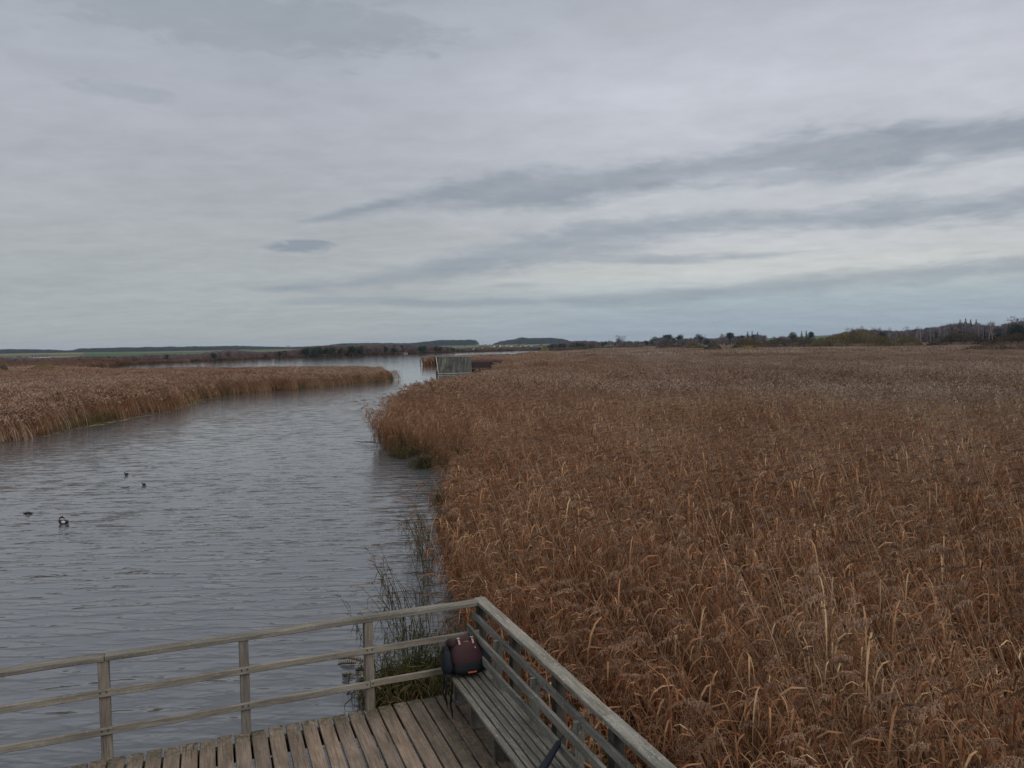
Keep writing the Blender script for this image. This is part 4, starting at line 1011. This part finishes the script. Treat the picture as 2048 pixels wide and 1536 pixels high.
# ------------------------------------------------------------------ houses
M_WH = plain('white_render', (.62, .60, .57, 1), .85, .08, 2); M_CR = plain('cream_render', (.50, .45, .38, 1), .85, .08, 2); M_RED = plain('red_tile_roof', (.10, .055, .045, 1), .85, .25, 3); M_GRY = plain('grey_tile_roof', (.09, .085, .085, 1), .85, .25, 3); M_GL = plain('window_glass', (.03, .035, .04, 1), .2, .1, 3, .5)
def ray_ground(px, py):
    d = ray(px, py); dxy = math.hypot(d.x, d.y); prev = None
    for k in range(700):
        r = 520 * 1.004 ** k
        if r > 3500: break
        x, y, z = d.x / dxy * r, d.y / dxy * r, CZ + d.z / dxy * r
        if z <= gz(x, y): return x, y, gz(x, y), r
    return None
def house(px, pyb, wpx, label, group, wall=M_WH, roof=M_RED, gable=False, rfix=None, low=1.0):
    hit = None if rfix else ray_ground(px, pyb)
    if hit is None:
        x, y = azpt(px, rfix or 900); z = gz(x, y); r = rfix or 900
    else: x, y, z, r = hit
    W = wpx / F * r; D = W * .75; Hw = W * .42 * low; Hr = W * .38 * low
    o = thing('house', label, 'house', (x, y, z), (math.pi / 2 if gable else 0) - math.atan2(x, y) + random.uniform(-.3, .3), group)
    mb = MB(); b = len(mb.v); w, d = W / 2, D / 2
    mb.v += [Vector(p) for p in ((-w, -d, -1), (w, -d, -1), (w, d, -1), (-w, d, -1), (-w, -d, Hw), (w, -d, Hw), (w, d, Hw), (-w, d, Hw), (-w, 0, Hw + Hr), (w, 0, Hw + Hr))]
    for fc in ((0, 1, 5, 4), (2, 3, 7, 6), (1, 2, 6, 9, 5), (3, 0, 4, 8, 7)): mb.face(tuple(fc))
    mb.build('wall', wall, o)
    mb = MB(); e = W * .06; k = Hr / d
    for sgn in (-1, 1):
        b = len(mb.v); y1 = sgn * (d + e); zz = Hw - k * e
        for dz in (.04, .04 + W * .03): mb.v += [Vector((-w - e, y1, zz + dz)), Vector((w + e, y1, zz + dz)), Vector((w + e, 0, Hw + Hr + dz)), Vector((-w - e, 0, Hw + Hr + dz))]
        for fc in ((0, 3, 2, 1), (4, 5, 6, 7), (0, 1, 5, 4), (1, 2, 6, 5), (2, 3, 7, 6), (3, 0, 4, 7)): mb.face(tuple(b + i for i in fc))
    rf = mb.build('roof', roof, o)
    mb = MB(); mb.beam((w * .4, .1 * d, Hw + Hr * .6), (w * .4, .1 * d, Hw + Hr * 1.35), W * .07, W * .07, Vector((0, 1, 0)), 0, .5, 1, 0, .01); mb.build('chimney', roof, rf)
    for s_ in (-1, 1):
        mb = MB(); mb.beam((s_ * w * .45 - W * .07, -d - .02, Hw * .55), (s_ * w * .45 + W * .07, -d - .02, Hw * .55), .06, Hw * .4, Zv, 0, .5, 1, 0, .01); mb.build('window', M_GL, o)
    return o
V1 = [(806, 701, 6), (811, 707.5, 7), (834, 704.5, 8), (850, 701, 8), (857, 701.5, 6), (866, 700.5, 6)]
for k, (px, py, w) in enumerate(V1): house(px, py, w, ORD[k] + ' pale house from the left in the lakeside hamlet left of the boathouse roof', 'houses of the lakeside hamlet', (M_WH, M_CR)[k % 2], (M_GRY, M_RED)[k % 2], k % 2 == 0)
V2 = [(948, 702, 9), (957, 700, 7), (961, 698, 6), (966, 701, 8), (973, 699, 8), (984, 700.5, 6), (988, 695, 6), (991, 700, 7), (995, 697, 7), (999, 694, 6), (1009, 692, 5), (1015, 692, 6), (1023, 694, 6), (1038, 694, 7), (1051, 692, 6), (1063, 693, 5), (1082, 694, 6)]
for k, (px, py, w) in enumerate(V2): house(px, py, w, ORD[k] + ' small house from the left in the village above the boathouses', 'houses of the village above the boathouses', (M_WH, M_CR, M_WH)[k % 3], (M_RED, M_GRY, M_RED, M_RED)[k % 4], k % 3 == 0)
for k, (px, py, w, lab) in enumerate([(2, 722, 8, 'white house at the far left edge beyond the reeds'), (38, 718.5, 7, 'small white house left of the long farm buildings'), (53, 718, 5, 'tiny house between the farm buildings and the small house'), (74, 716, 12, 'left long white farm building in the pale fields'), (91, 715.5, 12, 'right long white farm building in the pale fields')]):
    house(px, py, w, lab, 'farmhouses in the pale fields', M_WH, M_GRY if k > 2 else M_RED, False, None, .5 if k > 2 else .9)
for (px, r, w, lab) in ((1943, 600, 8, 'little pale house left of the pair on the right hill'), (1975, 640, 10, 'left white gabled house on the right hill below the conifers'), (2001, 640, 11, 'right white gabled house on the right hill'), (683, 600, 5, 'tiny white hut by the far shore')):
    house(px, 0, w, lab, 'houses on the right hill' if px > 1000 else None, M_WH, M_GRY, True, r)

# ------------------------------------------------------------------ air
hz = MB(); x0, x1, y0, y1, z0, z1 = -7000, 7000, -400, 9500, -140, 90
hz.v += [Vector(p) for p in ((x0, y0, z0), (x1, y0, z0), (x1, y1, z0), (x0, y1, z0), (x0, y0, z1), (x1, y0, z1), (x1, y1, z1), (x0, y1, z1))]
for fc in ((0, 3, 2, 1), (4, 5, 6, 7), (0, 1, 5, 4), (1, 2, 6, 5), (2, 3, 7, 6), (3, 0, 4, 7)): hz.face(fc)
m, t, out = newmat('haze'); pv = t.add('ShaderNodeVolumePrincipled'); pv.inputs['Density'].default_value = .00006; pv.inputs['Color'].default_value = (.70, .83, 1, 1)
t.l.new(pv.outputs[0], out.inputs['Volume'])
o = hz.build('haze', m); tag(o, 'faint bluish haze over the lake and far hills', 'haze', kind='stuff')

# ------------------------------------------------------------------ sky and light
SUN_EL, SUN_AZ = R(46), R(125)          # azimuth from +Y towards +X
w = bpy.data.worlds.new('World'); sc.world = w; w.use_nodes = True
t = NT(w.node_tree); t.n.clear(); out = t.add('ShaderNodeOutputWorld')
sky = t.add('ShaderNodeTexSky', sky_type='NISHITA'); sky.sun_disc = False; sky.sun_elevation = SUN_EL; sky.sun_rotation = SUN_AZ
b1 = t.add('ShaderNodeBackground'); t.l.new(sky.outputs[0], b1.inputs[0]); b1.inputs[1].default_value = .08
tc = t.add('ShaderNodeTexCoord'); gd_ = tc.outputs['Generated']
sp = t.add('ShaderNodeSeparateXYZ'); t.l.new(gd_, sp.inputs[0]); sx_, sy_, sz_ = sp.outputs
AZ = t.math('ARCTAN2', sx_, sy_); EL = t.math('ARCSINE', sz_)
zc = t.math('MAXIMUM', t.math('ADD', sz_, .10), .03)
cl = t.add('ShaderNodeCombineXYZ'); t.put(cl.inputs[0], t.math('DIVIDE', sx_, zc)); t.put(cl.inputs[1], t.math('DIVIDE', sy_, zc))
CL = cl.outputs[0]
def azel(px, py):
    d = ray(px, py).normalized(); return math.atan2(d.x, d.y), math.asin(d.z)
A0, A1 = -.85, .85
u01 = t.maprange(AZ, A0, A1, 0, 1)
def fcurve(pts):
    n = t.add('ShaderNodeFloatCurve'); c = n.mapping.curves[0]
    while len(c.points) < len(pts): c.points.new(.5, .5)
    for k, (x, y) in enumerate(pts): c.points[k].location = (x, y)
    n.mapping.update(); t.put(n.inputs['Value'], u01); return n.outputs[0]
E0 = .8   # elevation is stored /E0
n_edge = t.noise(t.mapping(gd_, (6, 6, 22), (0, R(-7), 0)), 1, 7, .6, .5)
n_in = t.noise(t.mapping(gd_, (7, 7, 30), (0, R(-8), 0), (4, 2, 1)), 1, 6, .6, .4)
n_fine = t.noise(t.mapping(gd_, (20, 20, 75), (0, R(-7), 0)), 1, 5, .6, .3)
n_band = t.noise(t.mapping(gd_, (5, 5, 38)), 1.0, 4, .6, .4)
def band(pts, strength, soft=.5, edge=.8):
    """pts: (column, row of centre, half thickness in rows)"""
    ce, wi = [], []
    for (px, py, hw) in pts:
        a, e = azel(px, py); _, e2 = azel(px, py - hw); u = (a - A0) / (A1 - A0)
        ce.append((u, e / E0)); wi.append((u, (e2 - e) * 12.5))
    ce = [(0, ce[0][1])] + ce + [(1, ce[-1][1])]; wi = [(0, .0)] + [(wi[0][0] - .02, 0)] + wi + [(1, wi[-1][1])]
    c = t.math('MULTIPLY', fcurve(ce), E0); ww = t.math('MULTIPLY', fcurve(wi), .1)
    nz = t.math('ADD', t.math('MULTIPLY', t.math('SUBTRACT', n_edge, .5), 1.5), t.math('MULTIPLY', t.math('SUBTRACT', n_band, .5), .55))
    nz = t.math('ADD', nz, t.math('MULTIPLY', t.math('SUBTRACT', n_fine, .5), 1.0))
    d = t.math('ABSOLUTE', t.math('SUBTRACT', EL, c))
    q = t.math('SUBTRACT', t.math('ADD', 1., t.math('MULTIPLY', nz, edge * 2)), t.math('DIVIDE', d, t.math('MAXIMUM', ww, .0006)))
    return t.math('MULTIPLY', t.math('MULTIPLY', t.maprange(q, -soft * .6, soft + .2, 0, 1, True), t.maprange(ww, .001, .006, 0, 1)), t.maprange(n_in, .3, .6, strength * .62, strength))
masks = [
    band([(610, 442, 5), (700, 425, 11), (850, 395, 20), (1000, 385, 30), (1150, 375, 34), (1300, 350, 30), (1500, 325, 36), (1700, 300, 42), (1900, 280, 36), (2100, 262, 30)], .78, .75),
    band([(505, 578, 4), (640, 573, 11), (800, 556, 17), (950, 525, 26), (1100, 492, 32), (1250, 465, 32), (1400, 448, 24), (1600, 440, 20), (1800, 428, 30), (2100, 398, 34)], .76, .75),
    band([(560, 603, 4), (750, 600, 7), (900, 606, 8), (1050, 603, 8), (1300, 596, 11), (1500, 578, 14), (1750, 556, 18), (2100, 530, 22)], .66, .7),
    band([(980, 572, 3), (1040, 570, 6), (1100, 569, 3)], .5, .8, .5),
    band([(1100, 512, 5), (1300, 520, 10), (1500, 512, 9), (1650, 500, 3)], .6, .5),
    band([(1500, 350, 4), (1600, 345, 22), (1720, 338, 12), (1800, 335, 2)], .5, .55),
]
def blob(px, py, wx, wy, strength):
    a, e = azel(px, py); dx = t.math('DIVIDE', t.math('SUBTRACT', AZ, a), wx / F); dy = t.math('DIVIDE', t.math('SUBTRACT', EL, e), wy / F)
    dist = t.math('SQRT', t.math('ADD', t.math('MULTIPLY', dx, dx), t.math('MULTIPLY', dy, dy)))
    q = t.math('SUBTRACT', t.math('ADD', 1., t.math('ADD', t.math('MULTIPLY', t.math('SUBTRACT', n_fine, .5), 2.2), t.math('MULTIPLY', t.math('SUBTRACT', n_edge, .5), 1.6))), dist)
    return t.math('MULTIPLY', t.maprange(q, -.1, .5, 0, 1, True), strength)
masks += [blob(602, 491, 80, 17, .8), blob(250, 185, 130, 16, .22), blob(480, 30, 420, 60, .3)]
dark = masks[0]
for mk in masks[1:]: dark = t.math('MAXIMUM', dark, mk)
# layered stratus: brightness by elevation, left to right, plus mottling
eld = t.maprange(EL, 0, R(32), 0, 1)
gl = t.ramp(eld, [(0, lin(167, 173, 175)), (.10, lin(166, 173, 175)), (.24, lin(170, 174, 178)), (.40, lin(172, 176, 184)), (.52, lin(174, 178, 187)), (.72, lin(164, 171, 180)), (1, lin(150, 156, 166))])
gr = t.ramp(eld, [(0, lin(156, 170, 182)), (.05, lin(157, 171, 183)), (.095, lin(166, 179, 186)), (.15, lin(199, 202, 201)), (.25, lin(194, 197, 202)), (.42, lin(190, 194, 202)), (.55, lin(194, 197, 206)), (.72, lin(176, 180, 189)), (1, lin(160, 164, 174))])
base = t.mix(t.maprange(AZ, -.30, .30, 0, 1, True), gl, gr)
n_big = t.noise(t.mapping(CL, (.8, 1.5, 1), (0, 0, R(30))), 1.1, 5, .55, .3)
n_mot = t.noise(t.mapping(CL, (1, 1.3, 1), (0, 0, R(30))), 4.5, 5, .6, .2)
br = t.math('ADD', t.maprange(n_big, .3, .7, .97, 1.10), t.maprange(n_mot, .3, .7, -.06, .06))
hs = t.add('ShaderNodeHueSaturation'); t.put(hs.inputs['Color'], base); t.put(hs.inputs['Value'], br); base = hs.outputs[0]
base = t.mix(t.maprange(EL, R(32), R(60), 0, 1, True), base, lin(206, 209, 214))
ccol = t.mix(dark, base, t.mix(t.maprange(EL, 0, R(14), 0, 1), lin(140, 153, 165), lin(134, 143, 155)))
b2 = t.add('ShaderNodeBackground'); t.put(b2.inputs[0], ccol); b2.inputs[1].default_value = 1.0
ms = t.add('ShaderNodeMixShader'); ms.inputs[0].default_value = .96
t.l.new(b1.outputs[0], ms.inputs[1]); t.l.new(b2.outputs[0], ms.inputs[2]); t.l.new(ms.outputs[0], out.inputs[0])

sd = bpy.data.lights.new('sun', 'SUN'); sd.energy = 1.5; sd.angle = R(40); sd.color = (1, .96, .9)
so = bpy.data.objects.new('sun', sd); C.objects.link(so)
dirv = Vector((math.sin(SUN_AZ) * math.cos(SUN_EL), math.cos(SUN_AZ) * math.cos(SUN_EL), math.sin(SUN_EL)))
so.rotation_euler = (-dirv).to_track_quat('-Z', 'Y').to_euler()

# ------------------------------------------------------------------ camera
cd = bpy.data.cameras.new('camera'); co = bpy.data.objects.new('camera', cd); C.objects.link(co)
cd.sensor_fit = 'HORIZONTAL'; cd.sensor_width = 36; cd.lens = 36 * F / 2048; cd.clip_start = .05; cd.clip_end = 30000
fw = Vector((0, math.cos(PITCH), -math.sin(PITCH))); rt = Vector((1, 0, 0)); upv = rt.cross(fw)
c_, s_ = math.cos(ROLL), math.sin(ROLL)
r2 = rt * c_ - upv * s_; u2 = upv * c_ + rt * s_
co.matrix_world = Matrix(((r2.x, u2.x, -fw.x, 0), (r2.y, u2.y, -fw.y, 0), (r2.z, u2.z, -fw.z, CZ), (0, 0, 0, 1)))
sc.camera = co

sc.render.engine = 'CYCLES'
sc.view_settings.view_transform = 'Standard'; sc.view_settings.look = 'None'; sc.view_settings.exposure = 0; sc.view_settings.gamma = 1
cy = sc.cycles; cy.max_bounces = 5; cy.diffuse_bounces = 2; cy.glossy_bounces = 3; cy.transmission_bounces = 3; cy.volume_bounces = 0
cy.use_denoising = True; cy.denoiser = 'OPENIMAGEDENOISE'; cy.denoising_input_passes = 'RGB_ALBEDO_NORMAL'; cy.denoising_prefilter = 'ACCURATE'; cy.caustics_reflective = False; cy.caustics_refractive = False
